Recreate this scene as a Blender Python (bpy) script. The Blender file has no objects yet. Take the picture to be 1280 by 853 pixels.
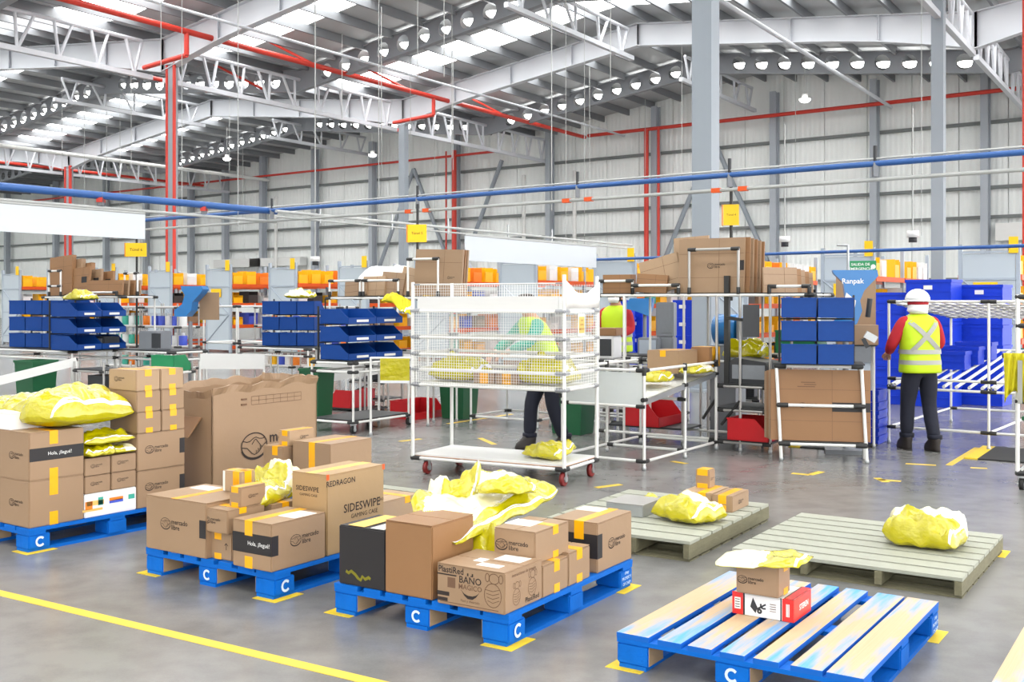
import bpy, bmesh, math, random
from mathutils import Vector, Matrix, noise
R = math.radians
rnd = random.Random(7)
SC = bpy.context.scene
COL = SC.collection

# ------------------------------------------------------------------ camera, sky, exposure
F, HOR, EYE = 1350.0, 376.0, 1.5          # focal length and horizon line in a 1280x853 frame, eye height in metres
cd = bpy.data.cameras.new('camera'); cam = bpy.data.objects.new('camera', cd); COL.objects.link(cam)
cam.location = (0, 0, EYE); cam.rotation_euler = (R(90), 0, 0)
cd.sensor_width = 36; cd.lens = F / 1280 * 36; cd.shift_y = -(426.5 - HOR) / 1280; cd.clip_end = 400
SC.camera = cam
w = bpy.data.worlds.new('world'); SC.world = w; w.use_nodes = True
bg = w.node_tree.nodes['Background']; bg.inputs[0].default_value = (1.0, 0.99, 0.98, 1); bg.inputs[1].default_value = 5.0
vs = SC.view_settings; vs.view_transform = 'Standard'; vs.look = 'None'; vs.exposure = -0.10; vs.gamma = 1; vs.use_curve_mapping = False
SKYLIGHT_POWER = 9.0

# ------------------------------------------------------------------ materials
def S(r, g, b):
    f = lambda c: (c/255/12.92 if c/255 <= 0.04045 else ((c/255+0.055)/1.055)**2.4)
    return (f(r), f(g), f(b))
MATS = {}
def M(name, col, rough=0.5, metal=0.0, var=0.10, scale=6.0, bump=0.0, bscale=60.0, coat=0.0, emit=0.0, stretch=None, alpha=1.0, spec=0.5):
    m = bpy.data.materials.new(name); m.use_nodes = True; nt = m.node_tree; n = nt.nodes
    b = n['Principled BSDF']; MATS[name] = m
    b.inputs['Roughness'].default_value = rough; b.inputs['Metallic'].default_value = metal
    b.inputs['Coat Weight'].default_value = coat; b.inputs['Specular IOR Level'].default_value = spec
    tc = n.new('ShaderNodeTexCoord'); src = tc.outputs['Object']
    if stretch:
        mp = n.new('ShaderNodeMapping'); mp.inputs['Scale'].default_value = stretch
        nt.links.new(src, mp.inputs[0]); src = mp.outputs[0]
    nz = n.new('ShaderNodeTexNoise'); nz.inputs['Scale'].default_value = scale; nz.inputs['Detail'].default_value = 4
    nt.links.new(src, nz.inputs['Vector'])
    mx = n.new('ShaderNodeMix'); mx.data_type = 'RGBA'
    mx.inputs[6].default_value = (*[c*(1-var) for c in col], 1); mx.inputs[7].default_value = (*[min(1, c*(1+var)) for c in col], 1)
    nt.links.new(nz.outputs[0], mx.inputs[0]); nt.links.new(mx.outputs[2], b.inputs['Base Color'])
    if bump:
        nb = n.new('ShaderNodeTexNoise'); nb.inputs['Scale'].default_value = bscale; nb.inputs['Detail'].default_value = 3
        nt.links.new(src, nb.inputs['Vector'])
        bp = n.new('ShaderNodeBump'); bp.inputs['Strength'].default_value = bump; bp.inputs['Distance'].default_value = 0.02
        nt.links.new(nb.outputs[0], bp.inputs['Height']); nt.links.new(bp.outputs[0], b.inputs['Normal'])
    if emit:
        b.inputs['Emission Color'].default_value = (*col, 1); b.inputs['Emission Strength'].default_value = emit
    if alpha < 1: b.inputs['Alpha'].default_value = alpha
    return m
M('cardboard', S(152,124,96), 0.5, var=0.07, scale=3, bump=0.05, bscale=25, spec=0.55)
M('cardboard_pale', S(168,140,110), 0.5, var=0.06, scale=3, bump=0.05, bscale=25, spec=0.55)
M('cardboard_gold', S(166,136,96), 0.5, var=0.06, scale=3, bump=0.06, bscale=20, spec=0.55)
M('cardboard_brown', S(143,105,70), 0.5, var=0.07, scale=3, bump=0.05, bscale=25, spec=0.45)
M('tape_yellow', S(240,172,4), 0.35, var=0.05, scale=20, coat=0.3)
M('ink', S(48,38,34), 0.8, var=0.15, scale=40)
M('ink_soft', S(110,82,62), 0.85, var=0.1, scale=40)
M('black_print', S(36,33,35), 0.55, var=0.1)
M('white_print', S(235,235,232), 0.6, var=0.04)
M('paper', S(226,224,218), 0.7, var=0.04)
M('bag_yellow', S(184,174,0), 0.26, var=0.10, scale=5, bump=0.9, bscale=11, coat=0.6, spec=0.6)
M('squiggle', S(122,116,14), 0.5, var=0.2, scale=30)
M('bag_highlight_and_white', S(236,230,190), 0.30, var=0.12, scale=5, bump=0.9, bscale=11, coat=0.8)  # painted blown highlights on yellow bags; also the white parts of mailers
M('bag_white', S(244,244,240), 0.35, var=0.05, scale=5, bump=0.4, bscale=9, coat=0.3)
M('bag_strip', S(222,224,228), 0.4, var=0.05)
M('paint_blue', S(0,98,190), 0.6, var=0.22, scale=9, bump=0.15, bscale=40, spec=0.2)
M('paint_mark', S(205,225,240), 0.7, var=0.15, scale=60)
M('wood_raw', S(160,136,106), 0.75, var=0.2, scale=5, stretch=(9,1,9), bump=0.15, bscale=12)
M('wood_dark', S(120,100,80), 0.8, var=0.25, scale=5, stretch=(9,1,9), bump=0.15)
M('wood_grey', S(158,160,146), 0.55, var=0.16, scale=4, stretch=(1.2,8,8), bump=0.15, bscale=10)
M('wood_grey_side', S(112,108,84), 0.8, var=0.3, scale=5, stretch=(6,1.5,6), bump=0.2, bscale=10)
M('floor_tape', S(224,192,24), 0.5, var=0.08, scale=15)
M('floor_line', S(220,186,60), 0.5, var=0.10, scale=8)
M('pipe_white', S(220,220,217), 0.3, var=0.03, coat=0.4)
M('pipe_grey', S(170,168,165), 0.35, metal=0.4, var=0.05)
M('joint_black', S(38,38,38), 0.5, var=0.1)
M('joint_grey', S(150,152,156), 0.4, metal=0.5, var=0.1)
M('panel_white', S(218,218,216), 0.4, var=0.03)
M('panel_edge', S(196,150,118), 0.7, var=0.1)
M('frosted', S(214,220,220), 0.45, var=0.04, alpha=0.82)
M('net', S(244,244,242), 0.7, var=0.02)
M('bin_blue', S(0,58,132), 0.5, var=0.06, spec=0.3)
M('tote_blue', S(14,54,190), 0.5, var=0.12, spec=0.3)
M('machine_blue', S(20,110,176), 0.35, var=0.08, coat=0.3)
M('bin_red', S(190,20,30), 0.4, var=0.1)
M('bin_green', S(10,84,48), 0.45, var=0.1)
M('tub_green', S(20,130,80), 0.45, var=0.1)
M('dark_plastic', S(46,48,52), 0.45, var=0.1)
M('mid_plastic', S(120,124,130), 0.45, var=0.08)
M('rubber', S(30,30,30), 0.7, var=0.1)
M('caster_red', S(120,26,24), 0.5, var=0.15)
M('steel', S(175,178,180), 0.35, metal=0.7, var=0.08)
M('shelf_dark', S(42,44,46), 0.5, var=0.08)
M('sign_yellow', S(252,200,10), 0.5, var=0.04)
M('sign_orange', S(230,140,20), 0.5, var=0.04)
M('card_tan', S(226,184,100), 0.7, var=0.04)
M('sign_green', S(30,140,84), 0.5, var=0.05)
M('steel_frame', S(146,154,162), 0.5, var=0.05, scale=0.6)
M('post_paint', S(168,174,182), 0.5, var=0.05, scale=0.6)
M('girder_paint', S(205,208,214), 0.5, var=0.04, scale=0.6)
M('beam_dark', S(140,143,148), 0.5, var=0.05, scale=0.6)
M('purlin', S(128,131,135), 0.55, var=0.06, scale=0.4)
M('roof_sheet', S(186,188,190), 0.6, var=0.06, scale=0.5)
M('pipe_red', S(206,58,44), 0.45, var=0.06)
M('girt', S(116,120,120), 0.6, var=0.1)
M('rail_blue', S(48,92,156), 0.45, var=0.12, scale=4)
M('conduit', S(176,178,176), 0.45, var=0.06)
M('banner', S(206,212,217), 0.6, var=0.02, scale=2)
M('beam_orange', S(222,86,24), 0.5, var=0.08)
M('tote_yellow', S(250,186,16), 0.4, var=0.06)
M('rack_grey', S(164,174,186), 0.5, var=0.05)
M('rack_panel', S(182,192,200), 0.55, var=0.04, scale=1)
M('skylight', (1.0, 1.0, 0.98), 0.5, var=0.0, emit=SKYLIGHT_POWER)
M('lamp', (1.0, 0.99, 0.95), 0.5, var=0.0, emit=8.0)
M('skin', S(196,142,112), 0.6, var=0.06)
M('hair', S(40,28,22), 0.7, var=0.15)
M('vest_yellow', S(190,222,20), 0.6, var=0.06, bump=0.2, bscale=8)
M('vest_band', S(158,158,150), 0.4, var=0.06)
M('shirt_red', S(178,28,40), 0.8, var=0.1, bump=0.2, bscale=10)
M('shirt_teal', S(40,150,130), 0.8, var=0.1, bump=0.2, bscale=10)
M('jeans', S(26,29,44), 0.85, var=0.2, scale=8, bump=0.3, bscale=14)
M('boot', S(44,38,36), 0.6, var=0.15)
M('helmet', S(240,240,238), 0.25, var=0.02, coat=0.6)
M('cloth_white', S(236,234,230), 0.85, var=0.05, bump=0.3, bscale=15)
M('sheet_white', S(228,228,228), 0.6, var=0.02)
M('box_red', S(216,44,36), 0.4, var=0.05, coat=0.3)
M('goods_teal', S(60,170,150), 0.5, var=0.1)
M('goods_white', S(226,226,226), 0.5, var=0.05)
M('goods_blue', S(70,90,200), 0.5, var=0.1)
M('goods_orange', S(240,130,30), 0.5, var=0.1)
M('goods_dark', S(60,56,56), 0.5, var=0.1)
M('vest_cloth', S(200,190,20), 0.7, var=0.15, bump=0.3, bscale=10)

def floor_material():
    m = bpy.data.materials.new('polished_concrete'); m.use_nodes = True; nt = m.node_tree; n = nt.nodes; L = nt.links.new
    b = n['Principled BSDF']; tc = n.new('ShaderNodeTexCoord')
    a = n.new('ShaderNodeTexNoise'); a.inputs['Scale'].default_value = 0.55; a.inputs['Detail'].default_value = 6; a.inputs['Roughness'].default_value = 0.6
    c = n.new('ShaderNodeTexNoise'); c.inputs['Scale'].default_value = 5; c.inputs['Detail'].default_value = 8
    d = n.new('ShaderNodeTexNoise'); d.inputs['Scale'].default_value = 90; d.inputs['Detail'].default_value = 2
    for t in (a, c, d): L(tc.outputs['Object'], t.inputs['Vector'])
    ad = n.new('ShaderNodeMath'); ad.operation = 'ADD'; L(a.outputs[0], ad.inputs[0])
    mu = n.new('ShaderNodeMath'); mu.operation = 'MULTIPLY'; mu.inputs[1].default_value = 0.6; L(c.outputs[0], mu.inputs[0]); L(mu.outputs[0], ad.inputs[1])
    mu2 = n.new('ShaderNodeMath'); mu2.operation = 'MULTIPLY_ADD'; mu2.inputs[1].default_value = 0.15; L(d.outputs[0], mu2.inputs[0]); L(ad.outputs[0], mu2.inputs[2])
    cr = n.new('ShaderNodeValToRGB'); e = cr.color_ramp.elements
    e[0].position = 0.55; e[0].color = (*S(90,90,88), 1); e[1].position = 1.2; e[1].color = (*S(128,127,125), 1)
    L(mu2.outputs[0], cr.inputs[0]); L(cr.outputs[0], b.inputs['Base Color'])
    mr = n.new('ShaderNodeMapRange'); mr.inputs[3].default_value = 0.17; mr.inputs[4].default_value = 0.31; L(a.outputs[0], mr.inputs[0]); L(mr.outputs[0], b.inputs['Roughness'])
    b.inputs['Specular IOR Level'].default_value = 0.45
    MATS['concrete'] = m
floor_material()

def worn_blue(name, bare, seed):
    """Blue painted plank whose upper face is scuffed down to bare wood in blotches along the grain."""
    m = bpy.data.materials.new(name); m.use_nodes = True; nt = m.node_tree; n = nt.nodes; L = nt.links.new
    b = n['Principled BSDF']; b.inputs['Roughness'].default_value = 0.6; b.inputs['Specular IOR Level'].default_value = 0.35
    tc = n.new('ShaderNodeTexCoord'); mp = n.new('ShaderNodeMapping'); mp.inputs['Location'].default_value = (seed*3.1, seed*1.7, 0)
    L(tc.outputs['Object'], mp.inputs[0])
    a = n.new('ShaderNodeTexNoise'); a.inputs['Scale'].default_value = 2.6; a.inputs['Detail'].default_value = 5; L(mp.outputs[0], a.inputs['Vector'])
    mp2 = n.new('ShaderNodeMapping'); mp2.inputs['Scale'].default_value = (30, 1.5, 30); L(mp.outputs[0], mp2.inputs[0])
    g = n.new('ShaderNodeTexNoise'); g.inputs['Scale'].default_value = 2.5; g.inputs['Detail'].default_value = 5; L(mp2.outputs[0], g.inputs['Vector'])
    sx = n.new('ShaderNodeSeparateXYZ'); L(tc.outputs['Object'], sx.inputs[0])
    ab = n.new('ShaderNodeMath'); ab.operation = 'ABSOLUTE'; L(sx.outputs[1], ab.inputs[0])
    sb = n.new('ShaderNodeMath'); sb.operation = 'MULTIPLY_ADD'; sb.inputs[1].default_value = -0.42; L(ab.outputs[0], sb.inputs[0]); L(a.outputs[0], sb.inputs[2])
    ad = n.new('ShaderNodeMath'); ad.operation = 'MULTIPLY_ADD'; ad.inputs[1].default_value = 0.18; L(g.outputs[0], ad.inputs[0]); L(sb.outputs[0], ad.inputs[2])
    mr = n.new('ShaderNodeMapRange'); mr.inputs[1].default_value = 0.36 - bare; mr.inputs[2].default_value = 0.66 - bare; L(ad.outputs[0], mr.inputs[0])
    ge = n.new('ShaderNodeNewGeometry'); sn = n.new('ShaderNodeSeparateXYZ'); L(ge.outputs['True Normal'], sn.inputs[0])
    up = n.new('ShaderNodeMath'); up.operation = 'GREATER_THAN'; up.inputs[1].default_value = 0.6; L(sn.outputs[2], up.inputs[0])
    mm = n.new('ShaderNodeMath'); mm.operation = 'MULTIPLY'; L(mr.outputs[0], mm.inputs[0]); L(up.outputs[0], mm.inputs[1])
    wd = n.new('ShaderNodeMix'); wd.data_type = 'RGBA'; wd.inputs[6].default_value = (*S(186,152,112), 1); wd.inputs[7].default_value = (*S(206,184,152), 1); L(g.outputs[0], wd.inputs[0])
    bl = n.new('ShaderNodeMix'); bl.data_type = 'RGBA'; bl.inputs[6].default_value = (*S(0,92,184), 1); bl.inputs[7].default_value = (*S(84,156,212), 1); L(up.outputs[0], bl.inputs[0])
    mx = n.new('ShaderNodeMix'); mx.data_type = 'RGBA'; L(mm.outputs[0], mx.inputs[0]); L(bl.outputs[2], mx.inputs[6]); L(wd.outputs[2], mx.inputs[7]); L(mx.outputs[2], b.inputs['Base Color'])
    MATS[name] = m
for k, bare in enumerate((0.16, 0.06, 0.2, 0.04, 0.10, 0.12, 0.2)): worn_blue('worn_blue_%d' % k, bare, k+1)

def wall_material():
    m = bpy.data.materials.new('wall_sheet'); m.use_nodes = True; nt = m.node_tree; n = nt.nodes; L = nt.links.new
    b = n['Principled BSDF']; b.inputs['Roughness'].default_value = 0.5
    tc = n.new('ShaderNodeTexCoord'); nz = n.new('ShaderNodeTexNoise'); nz.inputs['Scale'].default_value = 2; L(tc.outputs['Object'], nz.inputs['Vector'])
    mx = n.new('ShaderNodeMix'); mx.data_type = 'RGBA'; mx.inputs[6].default_value = (*S(238,242,240), 1); mx.inputs[7].default_value = (*S(248,250,248), 1)
    L(nz.outputs[0], mx.inputs[0]); L(mx.outputs[2], b.inputs['Base Color'])
    wv = n.new('ShaderNodeTexWave'); wv.wave_type = 'BANDS'; wv.bands_direction = 'X'; wv.inputs['Scale'].default_value = 2.6; L(tc.outputs['Object'], wv.inputs['Vector'])
    bp = n.new('ShaderNodeBump'); bp.inputs['Strength'].default_value = 0.35; bp.inputs['Distance'].default_value = 0.05; L(wv.outputs[1], bp.inputs['Height']); L(bp.outputs[0], b.inputs['Normal'])
    MATS['wall_sheet'] = m
wall_material()

# ------------------------------------------------------------------ helpers
def tag(o, label=None, cat=None, group=None, kind=None):
    if label: o['label'] = label
    if cat: o['category'] = cat
    if group: o['group'] = group
    if kind: o['kind'] = kind
    return o
def T(name, label, cat, loc, th=0.0, group=None, kind=None):
    """Empty at a thing's base; its x axis points right and nearer, its y axis away, turned by th degrees."""
    o = bpy.data.objects.new(name, None); COL.objects.link(o)
    loc = tuple(loc) + (0,)*(3-len(loc))
    o.location = loc; o.rotation_euler = (0, 0, -R(th)); o.empty_display_size = 0.1
    return tag(o, label, cat, group, kind)
def link(name, me, mat=None, parent=None, loc=(0,0,0), rot=(0,0,0), scale=(1,1,1), label=None):
    o = bpy.data.objects.new(name, me); COL.objects.link(o)
    if mat and not me.materials: me.materials.append(MATS[mat])
    o.parent = parent; o.location = loc; o.rotation_euler = rot; o.scale = scale
    if label: o['label'] = label
    return o
_cache = {}
def unit(kind, mat, n=10):
    k = (kind, mat, n)
    if k in _cache: return _cache[k]
    bm = bmesh.new()
    if kind == 'box': bmesh.ops.create_cube(bm, size=1.0)
    elif kind == 'cyl':
        bmesh.ops.create_cone(bm, cap_ends=True, segments=n, radius1=1, radius2=1, depth=1)
        bmesh.ops.translate(bm, verts=bm.verts, vec=(0,0,0.5))
    me = bpy.data.meshes.new(kind); bm.to_mesh(me); bm.free()
    if kind == 'cyl':
        for p in me.polygons: p.use_smooth = len(p.vertices) == 4
    me.materials.append(MATS[mat]); _cache[k] = me
    return me
def box(parent, name, c, s, mat, rz=0.0, rx=0.0, ry=0.0, label=None):
    return link(name, unit('box', mat), None, parent, c, (R(rx), R(ry), R(rz)), s, label)
def pipe(parent, p0, p1, r=0.014, mat='pipe_white', name='pipe', n=10):
    a, b = Vector(p0), Vector(p1); d = b-a
    o = link(name, unit('cyl', mat, n), None, parent, a, (0,0,0), (r, r, d.length))
    o.rotation_euler = d.to_track_quat('Z', 'Y').to_euler()
    return o
class MB:
    def __init__(s): s.v = []; s.f = []; s.m = []; s.mats = []
    def mi(s, mat):
        if mat not in s.mats: s.mats.append(mat)
        return s.mats.index(mat)
    def add(s, vs, fs, mat=None):
        o = len(s.v); s.v += [tuple(v) for v in vs]; k = s.mi(mat) if mat else 0
        for f in fs: s.f.append(tuple(i+o for i in f)); s.m.append(k)
    def box(s, c, d, mat=None, mtx=None):
        x, y, z = [q/2 for q in d]
        vs = [Vector((sx*x, sy*y, sz*z)) for sx in (-1,1) for sy in (-1,1) for sz in (-1,1)]
        if mtx: vs = [mtx @ v for v in vs]
        vs = [v + Vector(c) for v in vs]
        s.add(vs, [(0,1,3,2),(4,6,7,5),(0,4,5,1),(2,3,7,6),(0,2,6,4),(1,5,7,3)], mat)
    def bar(s, p0, p1, wd, mat=None, ht=None):
        a, b = Vector(p0), Vector(p1); d = b-a; q = d.to_track_quat('Z', 'Y').to_matrix()
        s.box((a+b)/2, (wd, ht or wd, d.length), mat, q)
    def tube(s, p0, p1, r, mat=None, n=8, r1=None):
        a, b = Vector(p0), Vector(p1); d = b-a; q = d.to_track_quat('Z', 'Y').to_matrix(); r1 = r if r1 is None else r1
        ring = [(math.cos(2*math.pi*i/n), math.sin(2*math.pi*i/n)) for i in range(n)]
        vs = [a + q @ Vector((x*r, y*r, 0)) for x, y in ring] + [b + q @ Vector((x*r1, y*r1, 0)) for x, y in ring]
        s.add(vs, [(i, (i+1) % n, n+(i+1) % n, n+i) for i in range(n)] + [tuple(range(n))[::-1], tuple(range(n, 2*n))], mat)
    def prism(s, pts, depth, mat=None):
        """Outline pts in the XZ plane extruded from y=0 to y=depth."""
        n = len(pts); vs = [(x, 0, z) for x, z in pts] + [(x, depth, z) for x, z in pts]
        s.add(vs, [tuple(range(n)), tuple(range(2*n-1, n-1, -1))] + [(i, i+n, (i+1) % n+n, (i+1) % n) for i in range(n)], mat)
    def ribbon(s, pts, wd, mat=None, closed=False, z=0.0):
        """Flat stroke in the XY plane."""
        P = [Vector((p[0], p[1])) for p in pts]; n = len(P); vs = []
        for i in range(n):
            a = P[(i-1) % n] if closed or i else P[i]; b = P[(i+1) % n] if closed or i < n-1 else P[i]
            t = (b-a); t = t.normalized() if t.length else Vector((1,0)); nn = Vector((-t.y, t.x))*wd/2
            vs += [(*(P[i]+nn), z), (*(P[i]-nn), z)]
        k = n if closed else n-1
        s.add(vs, [(2*i, 2*i+1, 2*((i+1) % n)+1, 2*((i+1) % n)) for i in range(k)], mat)
    def mesh(s, name='mesh', smooth=False):
        me = bpy.data.meshes.new(name); me.from_pydata(s.v, [], s.f); me.update()
        for m in s.mats: me.materials.append(MATS[m])
        if s.mats: me.polygons.foreach_set('material_index', s.m)
        if smooth: me.polygons.foreach_set('use_smooth', [True]*len(me.polygons))
        bm = bmesh.new(); bm.from_mesh(me); bmesh.ops.recalc_face_normals(bm, faces=bm.faces); bm.to_mesh(me); bm.free()
        return me
    def build(s, name, mat=None, parent=None, loc=(0,0,0), rot=(0,0,0), smooth=False, label=None):
        return link(name, s.mesh(name, smooth), mat, parent, loc, rot, (1,1,1), label)
def bevel_box(d, bev=0.004, z0=True):
    bm = bmesh.new(); bmesh.ops.create_cube(bm, size=1.0); bmesh.ops.scale(bm, vec=d, verts=bm.verts)
    if z0: bmesh.ops.translate(bm, vec=(0,0,d[2]/2), verts=bm.verts)
    bmesh.ops.bevel(bm, geom=list(bm.edges), offset=bev, segments=2, affect='EDGES')
    me = bpy.data.meshes.new('body'); bm.to_mesh(me); bm.free(); return me
_txt = {}
def text_mesh(s, mat='ink', align='LEFT', bold=0.0, key=None):
    k = (s, mat, align, bold)
    if k in _txt: return _txt[k]
    c = bpy.data.curves.new('text', 'FONT'); c.body = s; c.align_x = align; c.align_y = 'CENTER'; c.size = 1.0; c.resolution_u = 2; c.offset = bold; c.space_line = 0.82
    o = bpy.data.objects.new('text', c); COL.objects.link(o)
    me = bpy.data.meshes.new_from_object(o.evaluated_get(bpy.context.evaluated_depsgraph_get()))
    bpy.data.objects.remove(o); bpy.data.curves.remove(c)
    me.materials.clear(); me.materials.append(MATS[mat]); _txt[k] = me
    return me
def logo_mesh(mat='ink', words=True, weight=0.035):
    k = ('logo', mat, words, weight)
    if k in _txt: return _txt[k]
    b = MB(); N = 40
    E = [(0.5*math.cos(2*math.pi*i/N), 0.37*math.sin(2*math.pi*i/N)) for i in range(N)]
    b.ribbon(E, weight, mat, True)
    b.ribbon([(0.5*math.cos(a)*1.0, 0.37*math.sin(a)-0.028) for a in [math.pi*(1.08+0.84*i/16) for i in range(17)]], weight*1.5, mat)
    b.ribbon([(-0.44,0.16),(-0.30,0.12),(-0.18,0.13),(-0.05,0.21),(0.06,0.24),(0.2,0.19),(0.33,0.18),(0.42,0.21)], weight*0.7, mat)
    b.ribbon([(-0.1,0.04),(-0.05,0.09),(0.0,0.16),(0.06,0.18),(0.14,0.10),(0.24,-0.01),(0.30,-0.07)], weight*0.7, mat)
    b.ribbon([(0.5,0.07),(0.38,0.0),(0.30,-0.07),(0.24,-0.14),(0.18,-0.2),(0.08,-0.25),(0.0,-0.27),(-0.1,-0.22),(-0.2,-0.13),(-0.28,-0.06),(-0.48,-0.03)], weight*0.7, mat)
    for q in ((0.22,-0.03),(0.14,-0.09),(0.06,-0.14)): b.ribbon([q, (q[0]+0.03, q[1]-0.06), (q[0]-0.01, q[1]-0.10)], weight*0.6, mat)
    me = b.mesh('logo')
    if words:
        t = text_mesh('mercado\nlibre', mat, 'LEFT', 0.012); vs = [v.co.copy() for v in t.vertices]; o = len(b.v)
        sc = 0.46
        zs = [v.y for v in vs]; off = -(max(zs)+min(zs))/2*sc
        b.add([(0.6+v.x*sc, v.y*sc+off, 0) for v in vs], [tuple(p.vertices) for p in t.polygons], mat)
        me = b.mesh('logo')
        mx = max(v[0] for v in b.v); cx = (mx-0.5)/2
        for v in me.vertices: v.co.x -= cx
    _txt[k] = me
    return me
FACE = {'f': ((R(90), 0, 0)), 'r': ((R(90), 0, R(90))), 't': (0, 0, 0), 'b': (R(90), 0, R(180)), 'l': (R(90), 0, R(-90))}
def on_face(dims, face, u, v, off=0.0012):
    """Local point on a face of a box (base at z=0): u,v in -0.5..0.5 left-right, bottom-top as seen."""
    X, Y, Z = dims
    if face == 'f': return (u*X, -Y/2-off, Z/2+v*Z)
    if face == 'r': return (X/2+off, u*Y, Z/2+v*Z)
    if face == 't': return (u*X, v*Y, Z+off)
    if face == 'l': return (-X/2-off, -u*Y, Z/2+v*Z)
    return (-u*X, Y/2+off, Z/2+v*Z)
def stamp(parent, dims, face, me, u, v, size, name='print', rot=0.0, off=0.0012, label=None, sx=1.0):
    e = list(FACE[face])
    o = link(name, me, None, parent, on_face(dims, face, u, v, off), e, (size*sx, size, size), label)
    if rot:
        from mathutils import Euler
        o.rotation_euler = (Euler(e).to_matrix() @ Matrix.Rotation(R(rot), 3, 'Z')).to_euler()
    return o
def patch(parent, dims, face, u, v, wd, ht, mat, name='patch', off=0.001, label=None):
    """Thin flat patch (tape, label, printed band) of size wd x ht metres stuck on a face."""
    c = on_face(dims, face, u, v, off*0.5)
    s = {'f': (wd, off, ht), 'b': (wd, off, ht), 'r': (off, wd, ht), 'l': (off, wd, ht), 't': (wd, ht, off)}[face]
    return box(parent, name, c, s, mat, label=label)

def ax(th): t = R(th); return Vector((math.cos(t), -math.sin(t))), Vector((math.sin(t), math.cos(t)))
def ground(u, v, z=0.0):
    """Place in the hall seen at pixel (u, v) at height z."""
    D = F*(EYE-z)/(v-HOR); return Vector(((u-640)/F*D, D))
def along(q, d, u):
    """Distance from q along d until it is seen at column u."""
    r = (u-640)/F; return (r*q.y-q.x)/(d.x-r*d.y)
def height_at(q, v): return EYE-(v-HOR)*q.y/F
def at(u, v, D): return Vector(((u-640)/F*D, D, EYE-(v-HOR)/F*D))
def fitbox(un, vn, z0, th, uL=None, uR=None, vT=None, X=None, Y=None, H=None):
    q = ground(un, vn, z0); a, b = ax(th)
    X = X or along(q, -a, uL); Y = Y or along(q, b, uR); H = H or height_at(q, vT)-z0
    c = q - a*X/2 + b*Y/2
    return (c.x, c.y, z0), (X, Y, H)
def carton(label, fit, th, mat='cardboard', tapes=(), logos=(), bands=(), papers=(), name='cardboard_box', cat='box', group=None, flaps='y', seam=True):
    loc, d = fit
    o = T(name, label, cat, loc, th, group)
    X, Y, Z = d
    link('body', bevel_box((X, Y, Z-0.003), min(0.005, Z*0.04)), mat, o)
    if seam:
        if flaps == 'y':
            for s in (-1, 1): box(o, 'flap', (s*(X/4+0.0008), 0, Z-0.0015), (X/2-0.004, Y-0.006, 0.003), mat)
        else:
            for s in (-1, 1): box(o, 'flap', (0, s*(Y/4+0.0008), Z-0.0015), (X-0.006, Y/2-0.004, 0.003), mat)
    for t in tapes:
        # ('y', x position -0.5..0.5, width, drop) runs front to back over the top; ('x', y position, width, drop) runs left to right
        k, p, wd, dr = t[:4]; top = len(t) < 5 or t[4]
        if k == 'y':
            if top: box(o, 'tape', (p*X, 0, Z+0.0006), (wd, Y, 0.0012), 'tape_yellow')
            patch(o, d, 'f', p, 0.5-dr/Z/2, wd, dr, 'tape_yellow', 'tape'); patch(o, d, 'f', p, -0.5+dr*0.8/Z/2, wd, dr*0.8, 'tape_yellow', 'tape')
        else:
            if top: box(o, 'tape', (0, p*Y, Z+0.0006), (X, wd, 0.0012), 'tape_yellow')
            patch(o, d, 'r', p, 0.5-dr/Z/2, wd, dr, 'tape_yellow', 'tape'); patch(o, d, 'r', p, -0.5+dr*0.8/Z/2, wd, dr*0.8, 'tape_yellow', 'tape')
    for l in logos: stamp(o, d, l[0], logo_mesh('ink', weight=0.05 if l[3] < 0.14 else 0.035), l[1], l[2], l[3]*0.5, 'print')
    for bnd in bands: patch(o, d, bnd[0], bnd[1], bnd[2], bnd[3], bnd[4], bnd[5] if len(bnd) > 5 else 'black_print', 'printed_band', 0.0008)
    for p in papers: patch(o, d, p[0], p[1], p[2], p[3], p[4], 'paper', 'paper_label', 0.0024)
    return o, d
# ------------------------------------------------------------------ the hall: floor, wall, roof
fl = MB(); fl.box((0, 42, -0.1), (190, 150, 0.2)); o = fl.build('floor', 'concrete'); tag(o, kind='structure')
BA = Vector((math.cos(R(37.3)), -math.sin(R(37.3))))      # along the girders, to the right
BB = Vector((math.sin(R(32.5)), math.cos(R(32.5))))       # along the valley lines, away from the camera
C2 = Vector((-4.8, 47.8)); BAY = 13.1
VAL = [-81.0, -54.0, -27.0, 0.0, 24.0, 48.0, 72.0, 96.0]               # valley lines along BA
VB, RB = 9.4, 10.9                                          # underside of girders at valley and ridge
def P(p, j, z=None):
    q = C2 + BA*p + BB*(BAY*j)
    return (q.x, q.y) if z is None else Vector((q.x, q.y, z))
def under(p):
    for a, b in zip(VAL, VAL[1:]):
        if a <= p <= b: t = abs((p-a)/(b-a)*2-1); return RB+(VB-RB)*t
    return VB
wall = T('wall_back', None, None, P(0, 0.962), 37.3, kind='structure')
def wall_s(u):
    """Distance along the wall (to the right of its origin) seen at column u."""
    q = Vector(P(0, 0.962)); return along(q, BA, u)
s0, s1 = -88.0, 34.0
box(wall, 'plinth', ((s0+s1)/2, 0.15, 1.2), (s1-s0, 0.1, 2.4), 'wall_sheet')
rows = [(2.4, 4.97), (4.97, 6.2), (6.2, 8.9), (8.9, 13.2)]
PW = 1.95
npan = int((s1-s0)/PW)
for (z0, z1) in rows:
    for i in range(npan):
        box(wall, 'panel', (s0+(i+0.5)*PW, 0.15, (z0+z1)/2), (PW-0.03, 0.1, z1-z0-0.02), 'wall_sheet')
box(wall, 'backing', ((s0+s1)/2, 0.26, 6.5), (s1-s0, 0.04, 13.0), 'girt')
for z in (2.4, 4.97, 6.2, 8.9): box(wall, 'girt', ((s0+s1)/2, -0.02, z), (s1-s0, 0.24, 0.13), 'girt')
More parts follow.
